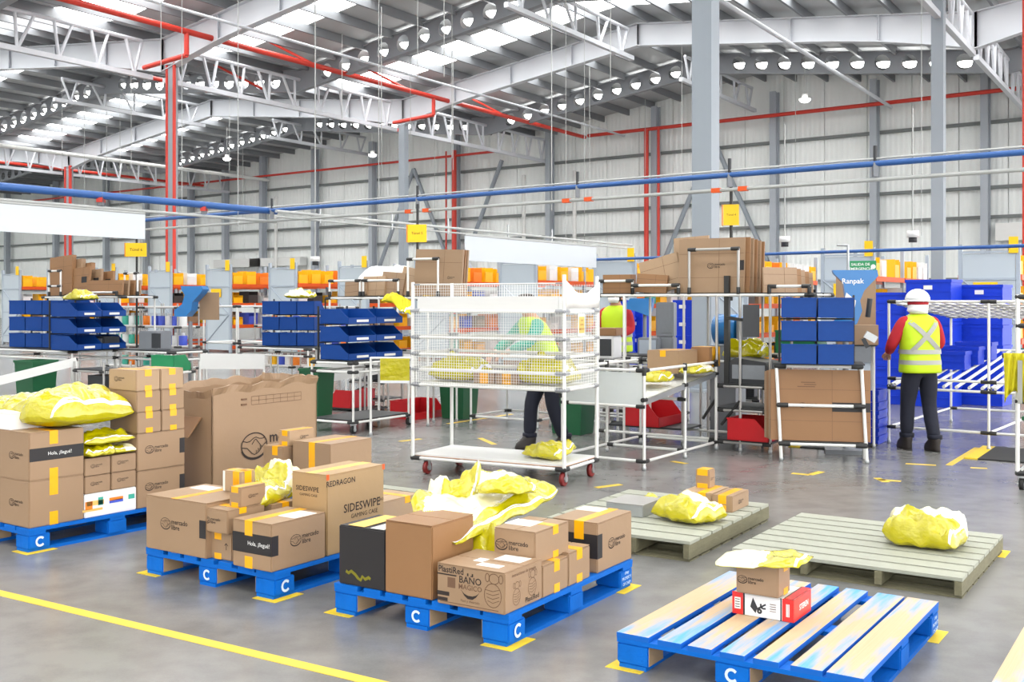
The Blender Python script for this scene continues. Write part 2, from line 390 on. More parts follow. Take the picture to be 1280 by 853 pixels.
cols = [1310, 1234.6, 1096.6, 972, 824, 692, 575, 471, 399, 334, 287, 244, 188, 138, 75, 14]
ss = [wall_s(u) for u in cols]
for s in ss:
    c = MB(); c.box((s, -0.35, 5.6), (0.12, 0.4, 11.2)); c.box((s, -0.55, 5.6), (0.3, 0.05, 11.2)); c.box((s, -0.15, 5.6), (0.3, 0.05, 11.2))
    c.build('post', 'post_paint', wall)
for i, j in ((3, 4), (6, 5), (6, 7), (4, 3), (7, 6)):
    a, b = ss[i], ss[j]
    pipe(wall, (a, -0.3, 2.5), ((a+b)/2, -0.3, 9.3), 0.12, 'steel_frame', 'brace')
for s, z in ((ss[1]+3.2, 3.6),): box(wall, 'roller_shutter_box', (s, -0.3, 4.3), (5.5, 0.7, 0.7), 'panel_white')
for u in (305, 352): box(wall, 'roller_shutter_box', (wall_s(u), -0.35, 4.05), (5.0, 0.6, 0.55), 'panel_white')
# red fire pipe along the wall, with drops beside two posts
pipe(wall, (wall_s(745), -0.75, 10.05), (s1, -0.75, 10.05), 0.09, 'pipe_red', 'fire_pipe'); pipe(wall, (s0, -0.75, 9.75), (wall_s(630), -0.75, 9.75), 0.07, 'pipe_red', 'fire_pipe')
for u, r in ((818, 0.12), (833, 0.07), (579, 0.14), (569, 0.05), (700, 0.0)):
    if r: pipe(wall, (wall_s(u), -0.8, 0), (wall_s(u), -0.8, 10.05), r, 'pipe_red', 'fire_pipe')
for u in (665, 728, 356, 186, 1184):
    pipe(wall, (wall_s(u), -0.75, 0), (wall_s(u), -0.75, 8.3), 0.11, 'pipe_white', 'drain_pipe')

wl = MB()
A0, A1 = P(-62, -6.0), P(-62, 0.97)
dW = Vector((BA.x, BA.y))*0.12
wl.add([(A0[0], A0[1], 0), (A1[0], A1[1], 0), (A1[0], A1[1], 12), (A0[0], A0[1], 12)]+[(A0[0]-dW.x, A0[1]-dW.y, 0), (A1[0]-dW.x, A1[1]-dW.y, 0), (A1[0]-dW.x, A1[1]-dW.y, 12), (A0[0]-dW.x, A0[1]-dW.y, 12)], [(0,1,2,3),(7,6,5,4),(0,4,5,1),(1,5,6,2),(2,6,7,3),(3,7,4,0)])
tag(wl.build('wall_left_unseen', 'wall_sheet'), kind='structure')  # unseen hall wall, added to block daylight from the left
wl = MB(); A0, A1 = P(-62, -6.0), P(48, -6.0); dW = Vector((BB.x, BB.y))*0.12
wl.add([(A0[0], A0[1], 0), (A1[0], A1[1], 0), (A1[0], A1[1], 12), (A0[0], A0[1], 12)]+[(A0[0]-dW.x, A0[1]-dW.y, 0), (A1[0]-dW.x, A1[1]-dW.y, 0), (A1[0]-dW.x, A1[1]-dW.y, 12), (A0[0]-dW.x, A0[1]-dW.y, 12)], [(0,1,2,3),(7,6,5,4),(0,4,5,1),(1,5,6,2),(2,6,7,3),(3,7,4,0)])
tag(wl.build('wall_front_unseen', 'wall_sheet'), kind='structure')  # unseen wall behind the camera, added to shut out daylight from there
ceil = T('ceiling', None, None, (0, 0, 0), 0, kind='structure')
J0, J1 = -6.0, 0.99
def slab(mb, pts, dz, mat=None):
    a = [Vector(p) for p in pts]; b = [p+Vector((0,0,dz)) for p in a]
    mb.add(a+b, [(0,1,2,3),(7,6,5,4),(0,4,5,1),(1,5,6,2),(2,6,7,3),(3,7,4,0)], mat)
SH = 1.30                                                   # sheet above girder underside
skj = []                                                    # skylight strips: at a quarter of each bay either side of a girder
for j in range(-6, 1): skj += [j-0.2, j+0.2]
skj = [k for k in skj if J0 < k < J1-0.2]
SKW = 0.075
segs = []
for a, b in zip(VAL, VAL[1:]):
    m = (a+b)/2; segs += [(a, m), (m, b)]
edges = [J0] + [x for k in skj for x in (k-SKW, k+SKW)] + [J1]
for (a, b) in segs:
    if b < -63 or a > 40: continue
    za, zb = under(a)+SH, under(b)+SH
    for ja, jb in zip(edges[::2], edges[1::2]):
        mb = MB(); slab(mb, [P(a, ja, za), P(b, ja, zb), P(b, jb, zb), P(a, jb, za)], 0.06); mb.build('roof_sheet', 'roof_sheet', ceil)
    for k in skj:
        mb = MB(); slab(mb, [P(a, k-SKW, za+0.02), P(b, k-SKW, zb+0.02), P(b, k+SKW, zb+0.02), P(a, k+SKW, za+0.02)], 0.03); mb.build('skylight', 'skylight', ceil)
p = -61.0
while p < 48:
    z = under(p)+SH-0.16
    mb = MB(); mb.bar(P(p, J0, z), P(p, J1, z), 0.09, None, 0.30); mb.build('purlin', 'purlin', ceil); p += 1.5
# plate girders over each row of columns, haunched at the valleys
def girder(j):
    for (a, b) in segs:
        if b < -63 or a > 40: continue
        n = 8; g = MB(); up = []; lo = []
        v_at_a = a in VAL
        for i in range(n+1):
            t = i/n; p = a+(b-a)*t; tv = t if v_at_a else 1-t
            dep = 0.85+0.30*max(0, 1-tv*3.0)**1.5
            top = under(p)+1.0; up.append(P(p, j, top)); lo.append(P(p, j, top-dep))
        for half, w in ((0.012, 0),):
            pass
        for i in range(n):
            d = Vector((BB.x, BB.y, 0))
            for (pt, qt, wd, th) in ((up[i], up[i+1], 0.32, 0.03), (lo[i], lo[i+1], 0.32, 0.03)):
                slab(g, [pt-d*wd/2, qt-d*wd/2, qt+d*wd/2, pt+d*wd/2], -th if pt is up[i] else th)
            slab_pts = [lo[i]-d*0.01, lo[i+1]-d*0.01, up[i+1]-d*0.01, up[i]-d*0.01]
            q = [x+d*0.02 for x in slab_pts]
            g.add(slab_pts+q, [(0,1,2,3),(7,6,5,4),(0,4,5,1),(1,5,6,2),(2,6,7,3),(3,7,4,0)])
        for i in (0, 2, 4, 6, 8): g.bar(lo[i]-Vector((BB.x,BB.y,0))*0.08, up[i]-Vector((BB.x,BB.y,0))*0.08, 0.02, None, 0.15)
        g.build('girder', 'girder_paint', ceil)
for j in range(-4, 1): girder(j)
# cellular rafters half way between, a round lamp shining through each hole of the web
lampme = None
def lamp_mesh():
    b = MB(); n = 10; rings = [(1.0, 0.0), (0.92, -0.3), (0.7, -0.6), (0.35, -0.78)]
    vs = []; fs = []
    for (r, z) in rings: vs += [(r*math.cos(2*math.pi*i/n), r*math.sin(2*math.pi*i/n), z) for i in range(n)]
    for k in range(3): fs += [(k*n+i, k*n+(i+1) % n, (k+1)*n+(i+1) % n, (k+1)*n+i) for i in range(n)]
    fs += [tuple(range(n))[::-1], tuple(range(3*n, 4*n))]
    b.add(vs, fs); me = b.mesh('lamp', True); me.materials.append(MATS['lamp']); return me
def cellular(j, lamps):
    global lampme
    for si, (a, b) in enumerate(segs):
        if b < -63 or a > 40: continue
        g = MB(); L = b-a; n = int(L/0.95); cw = L/n; hh = 0.8; d = Vector((BB.x, BB.y, 0)); root = None; spots = []
        for i in range(n):
            p0 = a+i*cw; pc = p0+cw/2
            def pt(p, zz): return P(p, j, under(p)+0.3+zz)
            hole = not (i in (0, n-1))
            cor = [(p0, 0), (p0+cw, 0), (p0+cw, hh), (p0, hh)]
            if not hole:
                g.add([pt(*c) for c in cor], [(0,1,2,3)])
            else:
                m = 12; rr = 0.30
                hv = [pt(pc+rr*math.cos(2*math.pi*(k+0.5)/m-0.75*math.pi), hh/2+rr*math.sin(2*math.pi*(k+0.5)/m-0.75*math.pi)) for k in range(m)]
                cv = [pt(*c) for c in cor]
                fs = []
                for q in range(4):
                    h = [4+(q*3+k) % m for k in range(4)]
                    # corner q to corner q+1 with hole arc between
                    fs.append((q, (q+1) % 4, h[2], h[1])) ; fs.append((q, h[1], h[0])); fs.append(((q+1) % 4, h[3], h[2]))
                g.add(cv+hv, fs); spots.append(pt(pc, hh/2+0.04))
        for (zz, dz) in ((hh, 0.03), (0, -0.03)):
            A, B_ = P(a, j, under(a)+0.3+zz), P(b, j, under(b)+0.3+zz)
            slab(g, [A-d*0.12, B_-d*0.12, B_+d*0.12, A+d*0.12], dz)
        root = g.build('cellular_beam', 'beam_dark', ceil)
        if lamps and a >= -28 and b <= 25:
            if lampme is None: lampme = lamp_mesh()
            for s in spots: link('lamp', lampme, None, root, s+d*0.31, (0,0,0), (0.3, 0.3, 0.24))
for j in range(-4, 1): cellular(j+0.5, j >= -2)
# lattice trusses along the valley and ridge lines
def truss(p, ja, jb, zl, zu, n=9, tip=True):
    t = MB()
    A, B_ = P(p, ja, zl), P(p, jb, zl); U, V = P(p, ja+0.03, zu), P(p, jb-0.03, zu)
    t = link('truss', unit('box', 'girder_paint'), None, ceil, A, (0,0,0), (0.2, 0.2, 0.2))
    t.scale = (1, 1, 1)
    me = MB(); me.bar(A, B_, 0.16); t.data = me.mesh('chord'); t.data.materials.append(MATS['girder_paint']); t.location = (0, 0, 0)
    k = pipe(t, U, V, 0.07, 'girder_paint', 'chord', 8)
    for i in range(n):
        a = A.lerp(B_, (i+0.5)/n); b = U.lerp(V, (i+0.5)/n); c = U.lerp(V, (i+(0 if i < n/2 else 1))/n)
        pipe(t, a, b, 0.055, 'girder_paint', 'strut', 6); pipe(t, a, c, 0.055, 'girder_paint', 'diagonal', 6)
for p in (-27.0, 0.0, 24.0):
    for j in range(-3, 1): truss(p, j, j+0.96, 9.0, 10.15)
for p in (-13.5, 12.0):
    for j in range(-3, 1): truss(p, j+0.3, j+0.96, 10.5, 11.5, 5)
# pipes hung below the roof
for p, z, r, m in ((2.6, 10.05, 0.10, 'pipe_red'), (-2.2, 9.55, 0.08, 'pipe_red'), (-24.5, 9.8, 0.09, 'pipe_red'), (-29.5, 9.6, 0.09, 'pipe_red'), (5.0, 9.9, 0.05, 'girder_paint'), (-22.5, 9.5, 0.11, 'pipe_white'), (18.5, 9.9, 0.07, 'girder_paint'), (26.5, 9.2, 0.1, 'pipe_red')):
    pipe(ceil, P(p, -3.5, z), P(p, 0.93, z), r, m, 'hung_pipe')
for j in (-1, 0):
    a, b = P(2.6, j-0.08, 10.05), P(2.6, j-0.08, 9.3); c = P(0.3, j-0.08, 9.2)
    pipe(ceil, a, b, 0.08, 'pipe_red', 'hung_pipe'); pipe(ceil, b, c, 0.08, 'pipe_red', 'hung_pipe')
for p0, j0 in ((2.6, -0.62), (2.6, -0.2), (-2.2, -0.5), (2.6, 0.35)):
    pipe(ceil, P(p0, j0, 10.05), P(p0-1.5, j0-0.1, 11.0), 0.05, 'pipe_red', 'hung_pipe')
# thin suspension wires
for i in range(26):
    pp = rnd.uniform(-20, 22); jj = rnd.uniform(-1.6, 0.8); z = under(pp)+1
    pipe(ceil, P(pp, jj, rnd.uniform(5.5, 8)), P(pp, jj, z), 0.012, 'conduit', 'wire', 5)
for i, (pp, jj) in enumerate(((16.4, 0.5), (-9.0, 0.6), (-17.0, 0.3))):
    hl = T('hanging_lamp', 'white hanging hall lamp, ' + ('over the right wall bay', 'over the left rear bays', 'far to the left below the roof')[i], 'lamp', P(pp, jj, 9.4), 37)
    for k in (0,): pipe(hl, (0,0,0.2), (0,0,2.0), 0.012, 'conduit', 'cable', 5); link('shade', lamp_mesh(), None, hl, (0,0,0.2), (0,0,0), (0.24, 0.24, 0.18)); pipe(hl, (0,0,0.18), (0,0,0.4), 0.12, 'panel_white', 'housing', 12)

# columns standing in the hall
HALL_COLS = []
def hcol(label, q, h, wd, red=None, th=37.3, rr=0.09):
    o = T('steel_column', label, 'column', q, th)
    HALL_COLS.append(Vector(q))
    c = MB(); c.box((0, 0, h/2), (wd, wd*0.8, h)); c.build('shaft', 'steel_frame', o)
    box(o, 'base_plate', (0, 0, 0.02), (wd*1.7, wd*1.7, 0.04), 'steel_frame'); box(o, 'cap_plate', (0, 0, h-0.02), (wd*1.6, wd*1.3, 0.05), 'girder_paint')
    if red:
        for s in red: pipe(o, (s*wd*0.75, -wd*0.35, 0), (s*wd*0.75, -wd*0.35, h), rr, 'pipe_red', 'fire_pipe')
    return o
hcol('grey steel column between red fire pipes, left of centre', P(0.5, -1), 9.5, 0.26, (-1, 1), rr=0.055)
hcol('slim grey column behind the yellow hanging sign', P(0, 0), 9.5, 0.34)
hcol('far left column flanked by red pipes', P(-27, 0), 9.5, 0.34, (1, -0.9), rr=0.09)
hcol('broad grey column behind the stacked flattened cartons', at(882, 376, 18.0).xy, 10.0, 0.36)
hcol('tall grey column at the right, before the corrugated wall', at(1173, 376, 28.5).xy, 10.0, 0.31)
hcol('bright red column at the right edge of the view', at(1284, 376, 26).xy, 9.5, 0.06, (-1,), rr=0.06)
# ------------------------------------------------------------------ foreground: pallets and what stands on them
DECK = [(-0.4275, 0.145), (-0.265, 0.1), (-0.135, 0.1), (0.0, 0.1), (0.135, 0.1), (0.2905, 0.12), (0.4325, 0.135)]
def blue_pallet(label, q, th, worn=False, marks=True):
    a, b = ax(th); c = q - a*0.5 + b*0.6
    o = T('blue_pallet', label, 'pallet', (c.x, c.y, 0), th)
    for k, x in enumerate((-0.4275, 0.0, 0.4275)):
        box(o, 'bottom_board', (x, 0, 0.009), (0.12, 1.198, 0.018), 'paint_blue')
    for x in (-0.4275, 0.0, 0.4275):
        for y in (-0.53, 0.0, 0.53):
            out = abs(x) > 0.2 or abs(y) > 0.2
            bl = link('block', bevel_box((0.143, 0.138, 0.085), 0.006), 'paint_blue' if out else 'wood_dark', o, (x, y, 0.0165))
            if out:
                # inner cheeks were never painted
                if x != 0: box(bl, 'bare_cheek', (-math.copysign(0.0715, x), 0, 0.043), (0.002, 0.13, 0.076), 'wood_raw')
                else: box(bl, 'bare_cheek', (0.0715, 0, 0.043), (0.002, 0.13, 0.076), 'wood_raw')
    for y in (-0.545, 0.0, 0.545): box(o, 'stringer_board', (0, y, 0.1105), (0.998, 0.108, 0.018), 'paint_blue')
    for k, (x, wd) in enumerate(DECK):
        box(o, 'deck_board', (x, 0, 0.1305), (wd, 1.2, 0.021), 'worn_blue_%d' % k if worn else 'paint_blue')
    if marks:
        m = MB(); m.ribbon([(0.5*math.cos(t), 0.5*math.sin(t)) for t in [R(40+280*i/12) for i in range(13)]], 0.26, 'paint_mark')
        me = m.mesh('mark'); d = (1.0, 1.2, 0.142)
        for (f, u, sc) in (('f', 0.0, 0.045), ('r', -0.44, 0.05)):
            stamp(o, d, f, me, u, -0.09, sc, 'painted_mark', off=0.003)
        for k, (t, sc) in enumerate((('chep', 0.024), ('PROPERTY', 0.022), ('OF CHEP', 0.022))):
            stamp(o, d, 'r', text_mesh(t, 'paint_mark', 'CENTER', 0.01), 0.44, 0.12-0.2*k, sc, 'painted_mark', off=0.003)
    return o
def tape_L(label, q, th, sx, sy, la=0.16, lb=0.2, wd=0.05):
    """Angle of yellow floor tape whose arms run along +-x and +-y from its outer corner q."""
    o = T('floor_tape', label, 'tape', (q.x, q.y, 0.0), th); m = MB()
    m.box((sx*la/2, sy*wd/2, 0.001), (la, wd, 0.002)); m.box((sx*wd/2, sy*(wd+lb)/2, 0.001), (wd, lb-wd, 0.002))
    m.build('tape_strip', 'floor_tape', o); return o
TH0, TH1, TH2, TH3 = 35.5, 33.6, 32.6, 33.6
q0 = ground(36, 692); q1 = ground(343.7, 751); q2 = ground(636, 810.5); q3 = Vector((1.262, 3.876))
blue_pallet('blue block pallet at the far left under the tall stack of shipping boxes', q0, TH0)
blue_pallet('blue block pallet carrying the gaming case box and the yellow mailer bags', q1, TH1)
blue_pallet('blue block pallet carrying the black box and the big drooping yellow bag', q2, TH2)
blue_pallet('worn blue and bare-wood pallet with a red and white carton, at the front right', q3, TH3, True)
def corners(nm, q, th, which, X=1.0, Y=1.2):
    a, b = ax(th); e = 0.035
    for w in which:
        if w == 'near': tape_L('yellow tape angle at the near corner of ' + nm, q + a*e - b*e, th, -1, 1)
        if w == 'left': tape_L('yellow tape angle at the left corner of ' + nm, q - a*(X+e) - b*e, th, 1, 1)
        if w == 'right': tape_L('yellow tape angle at the right corner of ' + nm, q + a*e + b*(Y+e), th, -1, -1)
corners('the leftmost pallet', q0, TH0, ['near'])
corners('the gaming case pallet', q1, TH1, ['near', 'left'])
corners('the pallet with the black box', q2, TH2, ['near', 'left', 'right'])
corners('the bare-wood pallet in front', q3, TH3, ['left', 'right'])
ZD = 0.142
# yellow aisle line
a0, a1 = ground(-60, 727.5), ground(520, 866); d = (a1-a0).normalized(); nn = Vector((-d.y, d.x))
m = MB(); wd = 0.032
m.add([(*(a0+nn*wd), 0.0), (*(a1+nn*wd), 0.0), (*(a1-nn*wd), 0.0), (*(a0-nn*wd), 0.0), (*(a0+nn*wd), 0.002), (*(a1+nn*wd), 0.002), (*(a1-nn*wd), 0.002), (*(a0-nn*wd), 0.002)], [(0,1,2,3),(7,6,5,4),(0,4,5,1),(1,5,6,2),(2,6,7,3),(3,7,4,0)])
tag(m.build('floor_line', 'floor_line'), 'long yellow line painted across the bare floor at the lower left', 'floor line')

# ---- leftmost pallet
a, b = ax(TH0)
def edge0(u): # point on the +x top edge of the leftmost pallet
    n = q0 - a*0.01 + b*0.01; return n + b*along(n, b, u)
n0 = q0 - a*0.015 + b*0.01
LB1 = along(n0, b, 105)
H1 = height_at(n0, 602.5)-ZD
f = ((*(n0 - a*0.25 + b*LB1/2), ZD), (0.5, LB1, H1))
carton('big brown shipping box with a printed up arrow, lowest at the left edge', f, TH0, tapes=[('x', -0.06, 0.055, 0.10)], logos=[('f', 0.22, 0.0, 0.11)])
bx, dd = carton('big brown shipping box with a black greeting band, on top of the lower left box', ((f[0][0], f[0][1], ZD+H1), (0.5, LB1, height_at(n0, 541.8)-ZD-H1)), TH0,
    tapes=[('x', -0.06, 0.055, 0.08)], logos=[('f', 0.22, 0.0, 0.11)], bands=[('r', 0.0, 0.03, LB1-0.006, 0.078)])
ZT0 = height_at(n0, 541.8)
stamp(bx, dd, 'r', text_mesh('Hola, ¡llegué!', 'white_print', 'CENTER'), 0.05, 0.03, 0.030, 'print', off=0.002)
arrow = MB(); arrow.ribbon([(0,-0.5),(0,0.5)], 0.12, 'ink'); arrow.ribbon([(-0.35,0.15),(0,0.5),(0.35,0.15)], 0.12, 'ink'); AR = arrow.mesh('arrow')
n1 = n0 + b*(LB1+0.004); LB2 = along(n1, b, 170.5); H2 = 0.15
wb, wd_ = carton('white printed carton with a pastel picture, under four small boxes', ((*(n1 - a*0.17 + b*LB2/2), ZD), (0.34, LB2, H2)), TH0, mat='sheet_white', name='printed_carton', seam=False)
for (u, v, x, y, m_) in ((-0.42, 0.0, 0.05, 0.05, 'goods_orange'), (-0.2, 0.12, 0.035, 0.05, 'goods_teal'), (-0.3, 0.08, 0.12, 0.03, 'card_tan'), (0.1, 0.12, 0.10, 0.02, 'goods_orange'), (0.1, 0.02, 0.10, 0.02, 'goods_blue'), (0.4, 0.1, 0.045, 0.03, 'goods_teal'), (-0.35, -0.2, 0.14, 0.015, 'card_tan')):
    patch(wb, wd_, 'r', u, v, x, y, m_, 'picture_print')
for k, (r_, c_, w0) in enumerate(((0, 0, 'lower left'), (0, 1, 'lower right'), (1, 0, 'upper left'), (1, 1, 'upper right'))):
    Lh = LB2/2-0.006; nn_ = n1 + b*(c_*(Lh+0.008)+0.002)
    hs = 0.108
    carton('small shipping box on the white printed carton, %s of the four' % w0, ((*(nn_ - a*0.11 + b*Lh/2), ZD+H2+r_*(hs+0.003)), (0.22, Lh, hs)), TH0, logos=[('r', -0.05, 0.05, 0.06)])
ZS = ZD+H2+2*0.111
n2 = n1 + b*(LB2+0.006); LB3 = along(n2, b, 231); h3 = 0.243
for r_, w0 in ((0, 'lower'), (1, 'upper')):
    carton('shipping box with a black end patch beside the big torn carton, %s of two' % w0, ((*(n2 - a*0.25 + b*LB3/2), ZD+r_*(h3+0.002)), (0.5, LB3, h3)), TH0, logos=[('r', -0.1, 0.05, 0.13)], bands=[('r', 0.44, 0.05, LB3*0.11, 0.10)])
ZM = ZD+2*h3+0.004
for r_ in range(3):
    for c_ in range(2):
        Lh = LB3/2-0.004; nn_ = n2 + b*(c_*(Lh+0.006)+0.001) - a*0.006*r_
        carton('medium taped box high on the left stack, %s row, %s' % (('bottom', 'middle', 'top')[r_], ('nearer column', 'farther column')[c_]), ((*(nn_ - a*0.15 + b*Lh/2), ZM+r_*0.138), (0.30, Lh, 0.136)), TH0,
            mat='cardboard_pale' if r_ == 2 else 'cardboard', tapes=[('x', 0.0, 0.052, 0.042)], logos=[('f', -0.1, 0.05, 0.08)] if r_ == 2 else [])
# ---- yellow mailer bags
def bag(label, loc, size, th=0.0, seed=0, mat='bag_yellow', strip=True, droop=None, tilt=(0,0), puff=0.5, crumple=0.16, pale=None, name='mailer_bag', nx=56, ny=48, corner=None, warp=None, quad=None):
    """Stuffed plastic mailer: two skins meeting at a flat seam, crumpled; droop(x,y)->dz bends it over what it lies on."""
    X, Y, Z = size; o = T(name, label, 'bag', loc, th); o.rotation_euler = (R(tilt[0]), R(tilt[1]), -R(th))
    rr = random.Random(seed); off = Vector((rr.uniform(0, 50), rr.uniform(0, 50), rr.uniform(0, 50)))
    top = []; bot = []
    def n1(x, y, s): return noise.noise(Vector((x*s, y*s, 0))+off)
    def rid(x, y, s): return 1-abs(noise.noise(Vector((x*s, y*s, 3.3))+off))*2.2
    folds = [(math.cos(t), math.sin(t), rr.uniform(0, 1), f, am) for t, f, am in [(rr.uniform(0, 6.28), rr.uniform(0.45, 0.8), 0.5) for _ in range(3)] + [(rr.uniform(0, 6.28), rr.uniform(1.0, 1.8), 0.26) for _ in range(4)] + [(rr.uniform(0, 6.28), rr.uniform(2.5, 4), 0.09) for _ in range(4)]]
    def crease(u, v):
        # sharp folds of thin plastic: triangle waves across warped directions, each fading in and out
        z = 0.0; wu = u+0.25*n1(u, v, 1.7); wv = v+0.25*n1(u+7, v, 1.7)
        for k, (cx_, cy_, ph, fr, am) in enumerate(folds):
            t = (wu*cx_+wv*cy_)*fr+ph; t = abs((t % 1.0)*2-1)
            z += am*(t-0.5)*(0.4+0.9*abs(noise.noise(Vector((u*1.1+k*5, v*1.1, k*2.0))+off)))
        return z
    for j in range(ny+1):
        for i in range(nx+1):
            u, v = i/nx*2-1, j/ny*2-1
            cu, cv = u, v
            k = 1 - 0.10*(abs(u*v)**2)
            x = X/2*cu*k*(1+0.10*n1(u*0.7, v*1.3, 1.2)); y = Y/2*cv*k*(1+0.12*n1(u*1.3+9, v*0.7, 1.2))
            e = max(0.0, (1-abs(u)**3.2)*(1-abs(v)**3.2)); p = e**puff
            fold = crumple*Z*2.6*crease(u, v)
            zt = Z*p*0.92 + fold*min(1, e*3+0.15) + Z*0.06
            zb = Z*0.10*(1-p) + 0.0
            lift = Z*0.22*(1-p) + crumple*Z*0.8*n1(u*2, v*2, 1.6)*(1-p)
            zt += lift*0.9; zb += max(0, lift*0.9)
            if warp: ex_ = warp(u, v); x += ex_[0]; y += ex_[1]
            if quad:
                s_, t_ = (u*k+1)/2, (v*k+1)/2; s_ += 0.05*n1(u, v*1.3, 1.5)*(1-e); t_ += 0.05*n1(u+9, v, 1.5)*(1-e)
                w_ = quad[0]*((1-s_)*(1-t_))+quad[1]*(s_*(1-t_))+quad[2]*(s_*t_)+quad[3]*((1-s_)*t_)-Vector(loc)
                x, y = w_.x, w_.y; zt += w_.z; zb += w_.z-0.02*p
            if corner: dz = corner(u, v); zt += dz; zb += dz
            if droop: dz = droop(x, y); zt += dz; zb += dz
            top.append((x, y, max(zt, zb+0.002))); bot.append((x, y, zb))
    W = nx+1; N = len(top); fs = []; mi = []
    for j in range(ny):
        for i in range(nx):
            q = j*W+i; fs.append((q, q+1, q+W+1, q+W)); fs.append((N+q+W, N+q+W+1, N+q+1, N+q))
            k = 0
            if pale: uu, vv = (i+0.5)/nx*2-1, (j+0.5)/ny*2-1; k = 1 if pale(uu+0.3*n1(uu, vv, 2.5), vv+0.3*n1(uu+3, vv, 2.5)) else 0  # pale areas carry painted highlights and white mailer halves
            mi += [k, 0]
    for i in range(nx): fs += [(i, N+i, N+i+1, i+1), (ny*W+i+1, N+ny*W+i+1, N+ny*W+i, ny*W+i)]; mi += [0, 0]
    for j in range(ny): fs += [((j+1)*W, N+(j+1)*W, N+j*W, j*W), (j*W+nx, N+j*W+nx, N+(j+1)*W+nx, (j+1)*W+nx)]; mi += [0, 0]
    me = bpy.data.meshes.new('skin'); me.from_pydata(top+bot, [], fs); me.materials.append(MATS[mat])
    if pale: me.materials.append(MATS['bag_highlight_and_white']); 
    me.polygons.foreach_set('material_index', mi); me.polygons.foreach_set('use_smooth', [True]*len(fs)); me.update(); me.set_sharp_from_angle(angle=R(22))
    link('skin', me, None, o)
    if strip:
        # the pale sealed band follows the skin near one edge
        vs = []; ff = []
        for j in range(ny+1):
            for c in (nx-4, nx-2, ): 
                x, y, z = top[j*W+c]; vs.append((x, y, z+0.003))
        for j in range(ny): ff.append((2*j, 2*j+1, 2*j+3, 2*j+2))
        mb = MB(); mb.add(vs, ff); s = mb.build('seal_strip', 'bag_strip', o, smooth=True)
    return o
# bags on the leftmost pallet
pc = ground(100, 545, ZT0) if False else (n0 - a*0.22 + b*(LB1*0.72))
bag('biggest puffed yellow bag, lying over the left box stack', (n0.x - a.x*0.24 + b.x*(LB1*1.12), n0.y - a.y*0.24 + b.y*(LB1*1.12), ZT0+0.002), (0.56, 0.66, 0.235), TH0-4, 3, puff=0.45, crumple=0.14)
bag('small yellow bag squeezed under the puffed bag, upper one', (*(n1 - a*0.11 + b*(LB2*0.5)), ZS+0.072), (0.26, LB2*1.0, 0.075), TH0, 5, crumple=0.2)
bag('small crumpled yellow bag resting on the four small boxes', (*(n1 - a*0.10 + b*(LB2*0.30)), ZS+0.001), (0.26, LB2*0.62, 0.07), TH0, 6, crumple=0.3)
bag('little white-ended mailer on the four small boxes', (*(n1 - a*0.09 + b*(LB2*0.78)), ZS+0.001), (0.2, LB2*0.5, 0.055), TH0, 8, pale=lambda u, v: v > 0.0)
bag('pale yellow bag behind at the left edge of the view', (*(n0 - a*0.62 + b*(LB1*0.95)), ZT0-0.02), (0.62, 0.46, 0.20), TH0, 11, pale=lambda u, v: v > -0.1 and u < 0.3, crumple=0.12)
wc, _d = carton('flat white box lying on the upper left shipping box', ((*(n0 - a*0.355 + b*0.14), ZT0), (0.25, 0.26, 0.10)), TH0, mat='sheet_white', name='white_carton', seam=False)
box(wc, 'lid', (0, 0, 0.0985), (0.252, 0.262, 0.012), 'paper')

# ---- second pallet
a, b = ax(TH1)
n = ground(257.5, 699.3, ZD)
fb1 = fitbox(257.5, 699.3, ZD, TH1, uL=182.4, vT=629.8, Y=0.42)
carton('wide shipping box at the left end of the gaming case pallet', fb1, TH1, tapes=[('y', -0.02, 0.05, 0.0001)], logos=[('f', -0.02, 0.02, 0.16)], bands=[('f', 0.445, 0.02, 0.05, 0.095)], papers=[('t', -0.25, 0.25, 0.16, 0.10)])
fb2 = fitbox(339.3, 716.3, ZD, TH1, uL=290.7, uR=407, vT=656)
bx, dd = carton('shipping box with black greeting band at the front corner of its pallet', fb2, TH1, tapes=[('y', -0.08, 0.055, 0.075)], logos=[('r', 0.1, 0.05, 0.15)], bands=[('f', 0.0, 0.03, fb2[1][0]-0.002, 0.10), ('r', -0.44, 0.03, fb2[1][1]*0.12, 0.10)], papers=[('t', 0.25, 0.15, 0.12, 0.16)])
stamp(bx, dd, 'f', text_mesh('Hola, ¡llegué!', 'white_print', 'CENTER'), 0.18, 0.03, 0.030, 'print', off=0.002)
fs1 = fitbox(290.0, 702.5, ZD, TH1, uL=258.6, Y=0.2, vT=668)
bx, dd = carton('small box with an up arrow wedged between two larger boxes', fs1, TH1, tapes=[('y', -0.05, 0.052, 0.04)])
stamp(bx, dd, 'f', AR, 0.28, 0.0, 0.035, 'print')
z1 = ZD+fs1[1][2]+0.001
q = Vector(fs1[0][:2]); 
fs2 = ((fs1[0][0], fs1[0][1], z1), (fs1[1][0]*1.0, 0.26, 0.125))
bx, dd = carton('small shipping box stacked on the wedged box', fs2, TH1, tapes=[('x', -0.1, 0.05, 0.03)], logos=[('f', -0.1, 0.0, 0.09)])
c2_ = q + b*0.26 + a*0.02
carton('low taped box behind the small stacked one', ((c2_.x, c2_.y, ZD), (0.2, 0.2, 0.255)), TH1, tapes=[('x', 0.0, 0.05, 0.04)])
zt = z1+0.126
c3 = q + a*0.03 + b*0.0
carton('small cube box with yellow tape on top of the stack', ((c3.x+0.045, c3.y+0.03, zt), (0.085, 0.18, 0.105)), TH1, tapes=[('y', 0.0, 0.05, 0.03)], logos=[('r', 0.0, 0.0, 0.05)])
c4 = Vector(fb1[0][:2]) + a*0.10 + b*0.15
